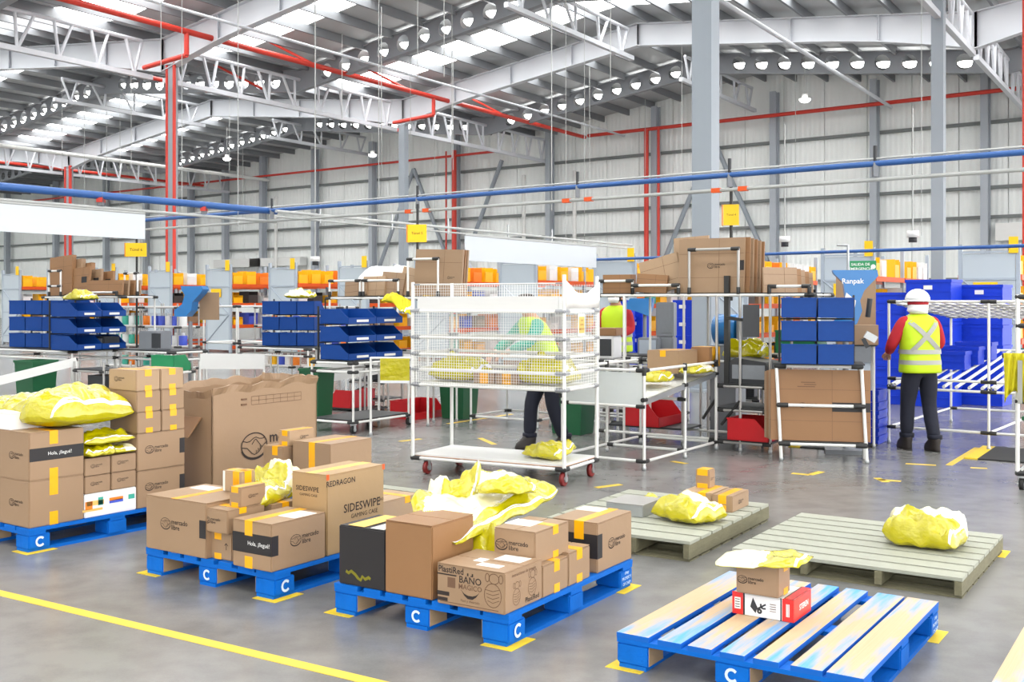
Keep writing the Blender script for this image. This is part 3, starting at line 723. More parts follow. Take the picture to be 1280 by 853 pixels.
carton('small box with a white edge label on the wide box', ((c4.x, c4.y, ZD+fb1[1][2]+0.002), (0.14, 0.11, 0.115)), TH1, tapes=[('y', 0.25, 0.05, 0.1), ('x', 0, 0.05, 0.1)], papers=[('f', -0.44, 0.0, 0.015, 0.11)], mat='cardboard_pale')
# gaming case box
ns = q1 - a*0.012 + b*along(q1 - a*0.012, b, 409)
hS = height_at(ns, 594.4)-ZD; XS = along(ns, -a, 364.6); YS = along(ns, b, 480)
gs, gd = carton('tall golden-brown gaming case box with printed lettering', ((*(ns - a*XS/2 + b*YS/2), ZD), (XS, YS, hS)), TH1, mat='cardboard_gold')
stamp(gs, gd, 'r', text_mesh('SIDESWIPE', 'ink', 'CENTER', 0.01), 0.10, 0.03, 0.064, 'print'); stamp(gs, gd, 'r', text_mesh('PRO', 'ink', 'LEFT', 0.0), 0.40, 0.05, 0.022, 'print')
stamp(gs, gd, 'r', text_mesh('GAMING CASE', 'ink', 'CENTER', 0.0), 0.14, -0.08, 0.034, 'print'); stamp(gs, gd, 'r', text_mesh('REDRAGON', 'ink', 'CENTER', 0.012), -0.27, 0.38, 0.042, 'print')
stamp(gs, gd, 'f', text_mesh('SIDESWIPE', 'ink', 'CENTER', 0.01), -0.05, 0.30, 0.036, 'print'); stamp(gs, gd, 'f', text_mesh('GAMING CASE', 'ink', 'CENTER', 0.0), -0.02, 0.225, 0.02, 'print')
patch(gs, gd, 'f', 0.15, -0.02, 0.05, 0.05, 'paper', 'paper_label'); patch(gs, gd, 'f', 0.15, -0.02, 0.035, 0.02, 'ink_soft', 'barcode', 0.002)
for k in range(3): patch(gs, gd, 'f', -0.2, -0.16-0.045*k, 0.07, 0.007, 'ink_soft', 'print'); patch(gs, gd, 'f', 0.15, -0.2-0.045*k, 0.05, 0.006, 'ink_soft', 'print')
for (u, v) in ((-0.49, 0.47), (0.49, 0.47)): patch(gs, gd, 'r', u, v, 0.02, 0.03, 'beam_orange', 'corner_mark')
box(gs, 'tape', (0, 0, gd[2]+0.0006), (0.06, gd[1], 0.0012), 'card_tan')
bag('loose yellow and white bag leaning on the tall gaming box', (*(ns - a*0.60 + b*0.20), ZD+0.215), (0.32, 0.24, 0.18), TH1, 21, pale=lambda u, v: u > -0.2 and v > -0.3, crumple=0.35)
bag('narrow yellow bag with a pale stripe beside the tall gaming box', (*(ns - a*0.42 + b*0.0), ZD+0.225), (0.18, 0.34, 0.13), TH1-20, 22, tilt=(0, -24), crumple=0.25)
bag('buried yellow bag filling the gap behind the greeting band box', (*(ns - a*0.45 + b*0.12), ZD), (0.42, 0.36, 0.21), TH1, 23, crumple=0.3)

# ---- big torn carton and the boxes behind the second pallet
THB = 33.5; a, b = ax(THB)
nb = Vector((-0.2776*7.5, 7.5)); ZB = 0.125
YB = along(nb, b, 396); XB = 0.60; HB = height_at(nb, 487)-ZB
tb = T('torn_carton', 'huge open carton with torn rim and large handshake print', 'box', (*(nb - a*XB/2 + b*YB/2), ZB), THB)
def torn_wall(p0, p1, h, seed, mat, amp=0.03, n=26, t=0.012, curl=0.025, rise=0.0):
    p0, p1 = Vector(p0), Vector(p1); d = (p1-p0); nn_ = Vector((d.y, -d.x)).normalized(); mb = MB(); rr = random.Random(seed); vs = []; lev = []
    for i in range(n+1):
        c = p0+d*(i/n); hh = h + rise*i/n + amp*noise.noise(Vector((i*0.22, seed*7.7, 0)))*1.3 + rr.uniform(-0.003, 0.003)
        cu = curl*(0.5+noise.noise(Vector((i*0.3, seed*3.1, 5))))
        for s in (0, t):
            vs += [(*(c-nn_*s), 0), (*(c-nn_*s), hh-0.05), (*(c-nn_*s+nn_*cu), hh)]
    fs = []
    for i in range(n):
        A = i*6; B_ = A+6
        fs += [(A, B_, B_+1, A+1), (A+1, B_+1, B_+2, A+2), (A+3, A+4, B_+4, B_+3), (A+4, A+5, B_+5, B_+4), (A+2, B_+2, B_+5, A+5), (A, A+3, B_+3, B_)]
    fs += [(0, 1, 4, 3), (1, 2, 5, 4), (n*6, n*6+3, n*6+4, n*6+1), (n*6+1, n*6+4, n*6+5, n*6+2)]
    mb.add(vs, fs); return mb
x2, y2 = XB/2, YB/2
torn_wall((x2, -y2), (x2, y2), HB, 1, 'c', 0.025, rise=0.04).build('side_panel', 'cardboard', tb)
torn_wall((-x2, -y2), (x2, -y2), HB-0.01, 2, 'c', 0.02).build('end_panel', 'cardboard', tb)
torn_wall((x2, y2), (-x2, y2), HB+0.04, 3, 'c', 0.02).build('end_panel', 'cardboard', tb)
torn_wall((-x2, y2), (-x2, -y2), HB+0.02, 4, 'c', 0.035).build('side_panel', 'cardboard', tb)
box(tb, 'bottom_panel', (0, 0, 0.006), (XB, YB, 0.012), 'cardboard_brown')
fm = MB(); fm.add([(-0.06, -y2-0.002, HB-0.20), (0.20, -y2-0.002, HB-0.20), (0.20, -y2-0.12, HB-0.33), (0.02, -y2-0.12, HB-0.33), (-0.06, -y2-0.012, HB-0.20), (0.20, -y2-0.012, HB-0.20), (0.20, -y2-0.13, HB-0.33), (0.02, -y2-0.13, HB-0.33)], [(0,1,2,3),(7,6,5,4),(0,4,5,1),(1,5,6,2),(2,6,7,3),(3,7,4,0)])
fm.build('torn_flap', 'cardboard_brown', tb)
stamp(tb, (XB, YB, HB), 'r', logo_mesh('ink'), 0.08, -0.07, 0.245, 'print', off=0.004)
g = MB()
for k in range(3): g.ribbon([(-0.5, 0.06*(k-1)), (0.5, 0.06*(k-1))], 0.006, 'ink_soft')
for k in range(8): g.ribbon([(-0.5+k/7, -0.06), (-0.5+k/7, 0.06)], 0.006, 'ink_soft')
stamp(tb, (XB, YB, HB), 'r', g.mesh('grid'), 0.09, 0.36, 0.5, 'print', off=0.004)
for k in range(2): patch(tb, (XB, YB, HB), 'r', -0.22, 0.38-0.05*k, 0.05, 0.012, 'ink_soft', 'print', 0.006)

def grey_pallet(label, q, th, X=1.2, Y=1.2, H=0.118, nb_=8, name='grey_pallet'):
    a_, b_ = ax(th); c = q - a_*X/2 + b_*Y/2
    o = T(name, label, 'pallet', (c.x, c.y, 0), th)
    for k in range(4):
        st = MB(); x = -X/2+0.019+(X-0.038)*k/3
        st.box((x, 0, (H-0.02)/2+0.008), (0.036, Y-0.002, H-0.036)); st.build('stringer', 'wood_grey_side', o)
    w_ = Y/nb_
    for k in range(nb_):
        y = -Y/2+(k+0.5)*w_
        box(o, 'deck_board', (0, y, H-0.009), (X, w_-0.028, 0.018), 'wood_grey')
    for k in range(nb_):
        y = -Y/2+(k+0.5)*w_
        box(o, 'bottom_board', (0, y, 0.004), (X-0.004, w_-0.035, 0.008), 'wood_grey_side')
    return o
gp_n = nb + a*0.10 - b*0.02
grey_pallet('greenish grey pallet mostly hidden under the huge torn carton', gp_n, THB, 0.75, 1.25, ZB)
# boxes standing behind the gaming case
nk = ground(410.4, 612.0, 0.12); a, b = ax(THB)
q6 = ground(520, 637, 0.0)
grey_pallet('grey pallet half hidden behind the tall gaming case box', Vector((-0.80, 6.62)), THB, 0.95, 1.15, 0.12)
kz = 0.12
kb = Vector((-1.205, 7.02))
hk = height_at(kb, 556.6)-kz
carton('long taped box behind the gaming case box', ((*(kb - a*0.17 + b*0.24), kz), (0.34, along(kb, b, 461), hk)), THB, tapes=[('y', 0.02, 0.055, 0.2)], bands=[('r', 0.46, -0.2, 0.04, 0.08)])
kc = kb - a*0.36
carton('taped box just left of the long box behind the gaming case', ((*(kc - a*0.11 + b*0.1), kz), (0.19, 0.24, hk-0.04)), THB, tapes=[('y', 0.1, 0.05, 0.06)])
carton('little box on top before the large handshake print', ((*(kc - a*0.07 + b*0.16), kz+hk-0.039), (0.10, 0.24, 0.10)), THB, tapes=[('y', 0.1, 0.05, 0.035)], logos=[('r', 0.1, 0.0, 0.06)], mat='cardboard_pale')
lb = Vector((-0.83, 6.44)); hl_ = height_at(lb, 624)-kz
lbq = ground(478, 668, kz)
carton('pale low box between the gaming case and the tall brown box', ((*(lbq - a*0.13 + b*0.17), kz), (0.26, 0.36, height_at(lbq, 628)-kz)), THB, mat='cardboard_pale', tapes=[('x', 0.18, 0.05, 0.04)])

# ---- third pallet
a, b = ax(TH2)
def front2(u): nn_ = q2 - a*0.01 + b*0.008; return nn_ - a*along(nn_, -a, u)
def side2(u): nn_ = q2 - a*0.012 + b*0.01; return nn_ + b*along(nn_, b, u)
nB = front2(481.6); XK = along(nB, -a, 423.5); hK = height_at(nB, 664)-ZD
kb_, kd = carton('glossy black box with a yellow squiggle of tape', ((*(nB - a*XK/2 + b*0.15), ZD), (XK, 0.30, hK)), TH2, mat='black_print', seam=False, name='black_box')
sq = MB(); sq.ribbon([(-0.5,0.1),(-0.4,0.05),(-0.3,0.12),(-0.15,0.04),(-0.05,-0.05),(0.05,-0.1),(0.12,0.02),(0.22,-0.05),(0.35,0.02),(0.42,-0.02)], 0.09, 'squiggle')
stamp(kb_, kd, 'f', sq.mesh('squiggle'), -0.05, -0.33, 0.165, 'tape_scrap')
patch(kb_, kd, 't', 0.3, 0.0, 0.08, 0.28, 'paper', 'paper_label'); patch(kb_, kd, 't', -0.15, 0.0, 0.10, 0.28, 'card_tan', 'paper_label')
nT = front2(541.2); XT = along(nT, -a, 482.2); hT = height_at(nT, 657.8)-ZD
carton('tall plain brown box next to the black box', ((*(nT - a*XT/2 + b*0.16), ZD), (XT, 0.33, hT)), TH2, mat='cardboard_brown', flaps='x')
nP = side2(631.0); XP = along(nP, -a, 546.3); YP = along(nP, b, 677.6); hP = height_at(nP, 716.8)-ZD
pb, pd = carton('pet bath box with a black printed face, at the front corner', ((*(nP - a*XP/2 + b*YP/2), ZD), (XP, YP, hP)), TH2, mat='cardboard', flaps='x')
stamp(pb, pd, 'f', text_mesh('PlastiRed', 'ink', 'LEFT', 0.015), -0.48, 0.36, 0.040, 'print', sx=0.95)
patch(pb, pd, 'f', -0.35, 0.24, 0.105, 0.006, 'ink', 'print')
patch(pb, pd, 'f', -0.28, 0.06, 0.042, 0.045, 'ink_soft', 'print'); patch(pb, pd, 'f', -0.405, -0.23, 0.066, 0.018, 'ink', 'print'); patch(pb, pd, 'f', -0.415, -0.37, 0.056, 0.016, 'ink', 'print')
sm = MB()
for sx in (-1, 1): sm.ribbon([(sx*0.12, 0.42), (sx*0.12, 0.54)], 0.07, 'ink')
arc = [(-0.46, -0.22), (-0.3, -0.34), (-0.12, -0.40), (0.12, -0.40), (0.3, -0.34), (0.46, -0.22)]; arc2 = [(-0.46, -0.20), (-0.3, -0.42), (-0.12, -0.54), (0.12, -0.54), (0.3, -0.42), (0.46, -0.20)]
sm.add([(x, y, 0) for x, y in arc+arc2], [(i, i+1, 7+i, 6+i) for i in range(5)], 'ink')
stamp(pb, pd, 'f', sm.mesh('smile'), 0.0, 0.04, 0.105, 'print')
stamp(pb, pd, 'f', text_mesh('BAÑO', 'ink', 'CENTER', 0.012), 0.0, 0.17, 0.043, 'print'); stamp(pb, pd, 'f', text_mesh('MAGICO', 'ink_soft', 'CENTER', 0.012), 0.0, 0.0, 0.032, 'print')
stamp(pb, pd, 'f', text_mesh('Fácil y divertido', 'ink_soft', 'CENTER', 0.006), 0.0, -0.33, 0.016, 'print')
patch(pb, pd, 'f', -0.02, -0.43, XP*0.86, 0.003, 'ink_soft', 'print')
dg = MB(); cir = lambda cx, cy, rx, ry, n=20: [(cx+rx*math.cos(2*math.pi*i/n), cy+ry*math.sin(2*math.pi*i/n)) for i in range(n)]
dg.ribbon(cir(0, -0.12, 0.34, 0.40), 0.025, 'ink_soft', True); dg.ribbon(cir(0.05, 0.44, 0.20, 0.17), 0.025, 'ink_soft', True)
for s in (-1, 1): dg.ribbon(cir(0.05+s*0.27, 0.46, 0.08, 0.14), 0.025, 'ink_soft', True)
for k in range(4): dg.ribbon([(-0.3+0.03*k, 0.05-0.12*k), (0.0, 0.02-0.13*k), (0.26, 0.10-0.12*k)], 0.02, 'ink_soft')
DG = dg.mesh('outline')
stamp(pb, pd, 'f', DG, 0.33, 0.0, 0.13, 'print'); stamp(pb, pd, 'r', DG, 0.22, -0.02, 0.10, 'print'); stamp(pb, pd, 'r', DG, -0.2, -0.12, 0.09, 'print')
stamp(pb, pd, 'r', text_mesh('PlastiRed', 'ink', 'CENTER', 0.01), 0.22, -0.36, 0.032, 'print'); stamp(pb, pd, 'r', text_mesh('instrucciones de armado', 'ink_soft', 'CENTER', 0.01), 0.0, 0.36, 0.02, 'print')
patch(pb, pd, 't', 0.2, 0.25, 0.14, 0.10, 'paper', 'paper_label'); patch(pb, pd, 't', -0.1, -0.05, 0.05, 0.06, 'paper', 'paper_label'); patch(pb, pd, 't', 0.15, -0.25, 0.12, 0.05, 'paper', 'paper_label')
nS1 = side2(678.4); Y1_ = along(nS1, b, 710); hS1 = 0.148
carton('small box under the overhanging shipping box, nearer one', ((*(nS1 - a*0.10 + b*Y1_/2), ZD), (0.2, Y1_, hS1)), TH2, tapes=[('x', 0.05, 0.05, 0.05)])
nS2 = side2(710.8); Y2_ = along(nS2, b, 737.5)
carton('small taped box at the pallet edge next to the black-banded box', ((*(nS2 - a*0.10 + b*Y2_/2), ZD), (0.2, Y2_, hS1+0.012)), TH2, tapes=[('x', 0.0, 0.055, 0.05)])
ZS1 = ZD+hS1+0.001
nM = nS1 - a*0.035 - b*0.01; XM = along(nM, -a, 617.5); YM = along(nM, b, 711); hM = height_at(nM, 666)-ZS1
carton('shipping box propped on a small box, under the drooping bag', ((*(nM - a*XM/2 + b*YM/2), ZS1), (XM, YM, hM)), TH2, tapes=[('x', 0.1, 0.05, 0.04)], logos=[('f', -0.06, 0.0, 0.13)], papers=[('t', -0.2, 0.0, 0.14, 0.12)])
carton('plain box hidden below the drooping yellow bag', ((*(nM - a*(XM*0.75) + b*YM*0.6), ZD), (0.22, 0.18, hS1)), TH2)
nR = side2(746.8); XR = along(nR, -a, 690); YR = along(nR, b, 789.5); hR = height_at(nR, 654.5)-ZD
carton('large shipping box with black band at the right end of its pallet', ((*(nR - a*XR/2 + b*YR/2), ZD), (XR, YR, hR)), TH2, mat='cardboard', tapes=[('y', 0.1, 0.055, 0.09)], logos=[('r', 0.05, 0.0, 0.135)], bands=[('f', 0.05, 0.02, XR*0.9, 0.12), ('r', -0.43, 0.02, YR*0.13, 0.12)], papers=[('t', -0.25, 0.3, 0.14, 0.10)])
qd = [at(505, 630, 5.38), at(560, 697, 4.93), at(709, 617, 5.80), at(600, 590, 6.02)]
qc = (qd[0]+qd[1]+qd[2]+qd[3])/4
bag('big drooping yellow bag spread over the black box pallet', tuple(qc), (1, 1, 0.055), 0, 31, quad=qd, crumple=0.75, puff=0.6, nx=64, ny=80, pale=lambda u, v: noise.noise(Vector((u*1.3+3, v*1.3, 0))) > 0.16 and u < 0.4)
bag('small rumpled yellow pouch lying on the big drooping bag', tuple(at(634, 615, 5.52)), (0.30, 0.20, 0.055), TH2-34, 32, crumple=0.5)
bag('upright crumpled white and yellow bag behind the drooping bag', tuple(at(566, 621, 5.62)), (0.27, 0.22, 0.07), TH2-24, 33, crumple=0.7, pale=lambda u, v: u < -0.2, corner=lambda u, v: 0.11*max(0, u)*max(0, v+0.2))
bag('yellow bag stuffed below the drooping one, seen in the gap', (*(nP - a*0.33 + b*0.46), ZD), (0.42, 0.30, 0.24), TH2, 34, crumple=0.3)

# ---- worn pallet at the front right
a, b = ax(TH3)
f = fitbox(992, 779.5, ZD, TH3, uL=915.5, uR=1013.6, vT=750.5)
rb, rd = carton('red and white product carton on the worn pallet', f, TH3, mat='sheet_white', name='product_carton', seam=False)
X, Y, Z = rd
patch(rb, rd, 'f', -0.41, 0, X*0.18, Z-0.002, 'box_red', 'red_end'); patch(rb, rd, 'f', 0.41, 0, X*0.18, Z-0.002, 'box_red', 'red_end'); patch(rb, rd, 'f', -0.305, 0, X*0.025, Z-0.002, 'black_print', 'black_edge'); patch(rb, rd, 'f', 0.30, 0, X*0.02, Z-0.002, 'black_print', 'black_edge')
patch(rb, rd, 'r', 0, 0, Y-0.002, Z-0.002, 'box_red', 'red_end'); patch(rb, rd, 't', 0.43, 0, X*0.13, Y-0.002, 'box_red', 'red_end'); patch(rb, rd, 't', 0.355, 0, X*0.02, Y-0.002, 'black_print', 'black_edge')
patch(rb, rd, 'f', -0.41, 0, X*0.10, Z*0.5, 'paper', 'paper_label', 0.003)
for k in range(4): patch(rb, rd, 'f', -0.41, 0.17-0.11*k, X*0.075, 0.003, 'ink', 'barcode', 0.004)
for k in range(3): patch(rb, rd, 'f', 0.41+0.02*(k-1), 0, 0.003, Z*0.55, 'white_print', 'print', 0.003)
stamp(rb, rd, 'r', text_mesh('STEREN', 'white_print', 'CENTER', 0.02), 0.05, 0.0, 0.034, 'print', off=0.003)
pic = MB(); pic.add([(-0.45,-0.1,0),(-0.12,-0.45,0),(0.0,-0.1,0),(-0.28,0.45,0)], [(0,1,2,3)], 'dark_plastic'); pic.ribbon([(-0.05,-0.2),(0.2,-0.05),(0.5,0.15)], 0.1, 'dark_plastic'); pic.ribbon(cir(0.12, -0.3, 0.10, 0.10, 10), 0.12, 'dark_plastic', True); pic.ribbon([(0.2,-0.05),(0.35,-0.12),(0.5,-0.1)], 0.1, 'dark_plastic'); pic.ribbon([(0.2,-0.05),(0.2,0.15)], 0.1, 'dark_plastic')
stamp(rb, rd, 'f', pic.mesh('picture'), -0.08, 0.0, Z*0.75, 'picture_print')
for k in range(4): patch(rb, rd, 'f', 0.17, 0.15-0.1*k, X*0.1, 0.002, 'ink_soft', 'print', 0.002)
zz = ZD+Z+0.001
f = fitbox(973, 749, zz, TH3, uL=920, uR=987.6, H=0.135)
carton('small shipping box on the red and white carton', f, TH3, tapes=[('x', 0.12, 0.05, 0.035)], logos=[('f', -0.15, -0.05, 0.085)])
cc = Vector(f[0][:2])
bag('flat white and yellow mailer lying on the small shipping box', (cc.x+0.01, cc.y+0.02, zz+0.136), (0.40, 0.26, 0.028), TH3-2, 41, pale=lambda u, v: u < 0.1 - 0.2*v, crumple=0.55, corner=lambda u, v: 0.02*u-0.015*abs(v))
# ---- the two slatted pallets on the right
TH4, TH5 = 32.0, 33.2
q4 = ground(861.4, 703.7); a, b = ax(TH4); Y4 = along(q4, b, 961.5); H4 = 0.117
grey_pallet('slatted grey-green pallet with a yellow bag and three small boxes', q4, TH4, 1.05, Y4, H4)
q5 = ground(1202.5, 750); a5, b5 = ax(TH5); Y5 = along(q5, b5, 1254); H5 = height_at(q5, 724)
grey_pallet('slatted grey-green pallet with a single pale yellow bag', q5, TH5, 1.22, Y5, H5)
corners('the slatted pallet with one bag', q5, TH5, ['right'], 1.22, Y5)
cbg = ground(852, 655, H4)
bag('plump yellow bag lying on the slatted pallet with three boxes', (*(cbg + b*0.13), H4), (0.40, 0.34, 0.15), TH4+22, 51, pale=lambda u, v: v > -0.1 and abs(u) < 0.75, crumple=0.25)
bag('small folded yellow bag next to the thin silver box', (*(ground(806, 637, H4)+b*0.06), H4), (0.16, 0.2, 0.08), TH4, 52, crumple=0.3)
f = fitbox(915.5, 641.5, H4, TH4, uL=890, uR=936, vT=621)
carton('small shipping box at the end of the slatted pallet', f, TH4, tapes=[('y', 0.0, 0.055, 0.055)], logos=[('r', 0.0, 0.0, 0.07)])
nx_ = Vector(f[0][:2]) - a*(f[1][0]*0.5+0.115) + b*0.03
carton('small shipping box pushed against its twin on the slatted pallet', ((nx_.x, nx_.y, H4), (0.21, f[1][1], f[1][2])), TH4, tapes=[('y', 0.15, 0.055, 0.05)], mat='cardboard_pale')
n2_ = nx_ + b*0.06 - a*0.03
carton('tiny cube box perched on the two small boxes', ((n2_.x, n2_.y, H4+f[1][2]+0.001), (0.10, 0.105, 0.125)), TH4, tapes=[('y', 0.0, 0.075, 0.04)], logos=[('r', 0.0, 0.0, 0.05)])
st = T('metal_tray', 'thin silver metal box at the left of the slatted pallet', 'box', (*(ground(790, 646, H4)-a*0.05+b*0.14), H4), TH4)
link('body', bevel_box((0.26, 0.30, 0.075), 0.004), 'steel', st); box(st, 'lid', (0, 0, 0.078), (0.264, 0.304, 0.006), 'pipe_grey')
cbg = ground(1150, 688, H5)
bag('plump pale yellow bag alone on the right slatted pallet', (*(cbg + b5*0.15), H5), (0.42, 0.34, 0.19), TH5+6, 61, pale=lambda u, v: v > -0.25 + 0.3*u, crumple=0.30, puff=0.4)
# pallet cut by the lower right corner
q6 = ground(1237, 858, 0.14)
wp = T('wooden_pallet', 'bare wooden pallet cut by the lower right corner of the view', 'pallet', (*(q6 + ax(33)[0]*0.5 + ax(33)[1]*0.55), 0), 33)
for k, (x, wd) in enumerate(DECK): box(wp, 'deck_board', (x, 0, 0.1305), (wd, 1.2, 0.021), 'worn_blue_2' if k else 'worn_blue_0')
for y in (-0.545, 0.0, 0.545): box(wp, 'stringer_board', (0, y, 0.1105), (0.998, 0.108, 0.018), 'paint_blue')
for x in (-0.4275, 0.0, 0.4275):
    box(wp, 'bottom_board', (x, 0, 0.009), (0.12, 1.198, 0.018), 'paint_blue')
    for y in (-0.53, 0.0, 0.53): link('block', bevel_box((0.143, 0.138, 0.084), 0.006), 'paint_blue', wp, (x, y, 0.0175))
# ------------------------------------------------------------------ pipe-and-joint furniture
RP = 0.014
def joint(parent, p, d=(1,0,0), r=0.021, L=0.07, mat='joint_black'):
    d = Vector(d).normalized(); p = Vector(p); return pipe(parent, p-d*L/2, p+d*L/2, r, mat, 'connector', 8)
def rail(o, p0, p1, mat='pipe_white', j=(1, 1), r=RP, jm='joint_black', jl=0.075):
    """Horizontal pipe with dark clamp sleeves at its ends."""
    p0, p1 = Vector(p0), Vector(p1); d = (p1-p0).normalized()
    pipe(o, p0, p1, r, mat)
    if j[0]: pipe(o, p0-d*0.012, p0+d*jl, r*1.45, jm, 'connector', 8)
    if j[1]: pipe(o, p1-d*jl, p1+d*0.012, r*1.45, jm, 'connector', 8)
def post(o, x, y, z0, z1, mat='pipe_white', foot=True, r=RP):
    pipe(o, (x, y, z0), (x, y, z1), r, mat, 'post')
    if foot: pipe(o, (x, y, 0.0), (x, y, 0.03), 0.02, 'steel', 'foot', 8)
def caster(o, x, y, r=0.055, mat='rubber', hub='steel'):
    c = link('caster', unit('cyl', mat, 16), None, o, (x-0.016, y, r), (0, R(90), 0), (r, r, 0.032))
    k = MB(); k.box((x, y, 2*r+0.012), (0.05, 0.06, 0.012)); k.box((x-0.024, y, 1.5*r), (0.005, 0.035, r*1.1)); k.box((x+0.024, y, 1.5*r), (0.005, 0.035, r*1.1)); k.tube((x-0.03, y, r), (x+0.03, y, r), r*0.45, None, 10); k.build('caster_fork', hub, o)
def ring(o, x0, x1, y0, y1, z, mat='pipe_white', jm='joint_black', r=RP):
    for y in (y0, y1): rail(o, (x0, y, z), (x1, y, z), mat, jm=jm, r=r)
    for x in (x0, x1): rail(o, (x, y0, z), (x, y1, z), mat, jm=jm, r=r)

# ---- cage trolley
THC = 28.5; a, b = ax(THC)
cq = Vector((0.42, 8.70)); LX = along(cq, -a, 516); LY = along(cq, b, 746)
cc = cq - a*LX/2 + b*LY/2
ct = T('cage_trolley', 'tall white net-sided trolley on red casters, mid-picture', 'trolley', cc, THC)
x2, y2 = LX/2, LY/2; zd = 0.135
for x in (-x2, x2):
    for y in (-y2, y2): pipe(ct, (x, y, zd), (x, y, 1.71 if x > 0 else 1.66), 0.0165, 'pipe_white', 'post')
box(ct, 'deck', (0, 0, zd+0.03), (LX-0.03, LY-0.03, 0.016), 'panel_white'); box(ct, 'deck_core', (0, 0, zd+0.019), (LX-0.03, LY-0.03, 0.006), 'panel_edge')
ring(ct, -x2, x2, -y2, y2, zd)
for x in (-x2+0.13, x2-0.02):
    for y in (-y2+0.03, y2-0.08): caster(ct, x, y, 0.055, 'caster_red')
for z in (0.774, 0.907, 1.04, 1.184, 1.41): ring(ct, -x2, x2, -y2, y2, z, jm='joint_grey')
box(ct, 'basket_floor', (0, 0, 0.79), (LX-0.04, LY-0.04, 0.01), 'panel_white')
box(ct, 'tray_panel', (0, -y2+0.004, 1.475), (LX-0.10, 0.012, 0.115), 'panel_white'); box(ct, 'tray_panel', (0, y2-0.02, 1.475), (LX-0.10, 0.012, 0.115), 'panel_white')
box(ct, 'tray_floor', (0, 0, 1.42), (LX-0.05, LY-0.05, 0.012), 'panel_white')
rail(ct, (-x2, -y2, 1.64), (x2, -y2, 1.64), jm='joint_grey', r=0.005)
def net(o, p0, p1, z0, z1, step=0.024, t=0.0009, nm='net_panel'):
    p0, p1 = Vector(p0), Vector(p1); L = (p1-p0).length; d = (p1-p0)/L; m = MB()
    for i in range(int(L/step)+1): q = p0+d*(i*step); m.bar((*q, z0), (*q, z1), t*2)
    z = z0
    while z <= z1: m.bar((*p0, z), (*p1, z), t*2); z += step
    n_ = m.build(nm, 'net', o); n_['kind'] = 'stuff'
net(ct, (-x2, -y2-0.018), (x2, -y2-0.018), 0.775, 1.405); net(ct, (x2+0.018, -y2), (x2+0.018, y2), 0.775, 1.405); net(ct, (-x2, y2-0.02), (x2, y2-0.02), 0.775, 1.405); net(ct, (-x2, -y2), (-x2, y2), 0.775, 1.405)
net(ct, (-x2, -y2), (x2, -y2), 1.535, 1.64); net(ct, (-x2, y2), (x2, y2), 1.535, 1.64)
# slack white cloth tied across the end
m = MB(); n = 16; vs = []
for i in range(n+1):
    t = i/n; y = -y2+LY*t; sag = 0.10*(1-(2*t-1)**2); vs += [(x2+0.02, y, 1.44), (x2+0.024+0.015*math.sin(t*9), y, 1.52), (x2+0.02+0.01*math.sin(t*14), y, 1.66-sag)]
m.add(vs, [(3*i, 3*i+3, 3*i+4, 3*i+1) for i in range(n)]+[(3*i+1, 3*i+4, 3*i+5, 3*i+2) for i in range(n)])
o = m.build('end_cloth', 'cloth_white', ct, smooth=True); sd = o.modifiers.new('solid', 'SOLIDIFY'); sd.thickness = 0.006
pl = box(ct, 'sign_holder', (x2+0.03, -0.06, 1.30), (0.006, 0.13, 0.185), 'paper'); 
box(ct, 'sign_card', (x2+0.034, -0.06, 1.30), (0.004, 0.10, 0.135), 'card_tan')
for k, t in enumerate(('UNO', 'RETAIL', 'MERCADO')): link('print', text_mesh(t, 'ink_soft', 'CENTER', 0.01), None, ct, (x2+0.0375, -0.06, 1.337-0.036*k), (R(90), 0, R(90)), (0.021,)*3)
def in_cart(x, y): q = cc + a*x + b*y; return (q.x, q.y)
bag('yellow bag lying on the lower deck of the net trolley', (*in_cart(x2-0.28, -0.03), zd+0.039), (0.42, 0.30, 0.13), THC+14, 71, crumple=0.3, corner=lambda u, v: 0.05*max(0, u)*max(0, v+0.3))
bag('yellow bag inside the net basket, left end', (*in_cart(-x2+0.30, 0.0), 0.797), (0.50, 0.42, 0.20), THC, 72, crumple=0.25)
bag('yellow bag inside the net basket, right end', (*in_cart(x2-0.30, 0.0), 0.797), (0.50, 0.44, 0.22), THC, 73, crumple=0.25)
for k, x in enumerate((-0.07, 0.15)): carton('small taped box inside the net basket, %s' % ('nearer the left bag', 'nearer the right bag')[k], ((*in_cart(x, -0.12), 0.797), (0.2, 0.22, 0.10)), THC, tapes=[('y', 0, 0.08, 0.07)])

# ---- sloping roller table beside the packing tower
THS = 33.6; a, b = ax(THS)
tq = ground(805.3, 588)
rt = T('roller_table', 'white pipe roller table sloping up to the packing tower', 'table', tq, THS)
TX = along(tq, -a, 703)
py = (0.0, 0.86, 1.60)
for y in py:
    for x in (0, -TX): post(rt, x, y, 0, 0.89); joint(rt, (x, y, 0.87), (0,0,1)); joint(rt, (x, y, 0.62+0.09*y), (0,1,0))
ring(rt, -TX, 0, 0, py[2], 0.075); ring(rt, -TX, 0, 0, py[2], 0.88)
for y in (py[1], ): rail(rt, (-TX, y, 0.075), (0, y, 0.075)); rail(rt, (-TX, y, 0.56), (0, y, 0.56))
rail(rt, (-TX, 0, 0.56), (0, 0, 0.56)); box(rt, 'end_panel', (-TX/2, 0.0, 0.715), (TX-0.03, 0.012, 0.29), 'frosted')
for k in range(24):
    x = -0.05-(TX-0.1)*k/23; pipe(rt, (x, 0.02, 0.605), (x, 1.62, 0.765), 0.016, 'pipe_white', 'roller')
for x in (0.0, -TX): m = MB(); m.bar((x, 0.0, 0.60), (x, 1.62, 0.76), 0.02, None, 0.05); m.build('side_rail', 'steel', rt)
def on_table(x, y): q = tq + a*x + b*y; return (q.x, q.y, 0.64+0.1*y)
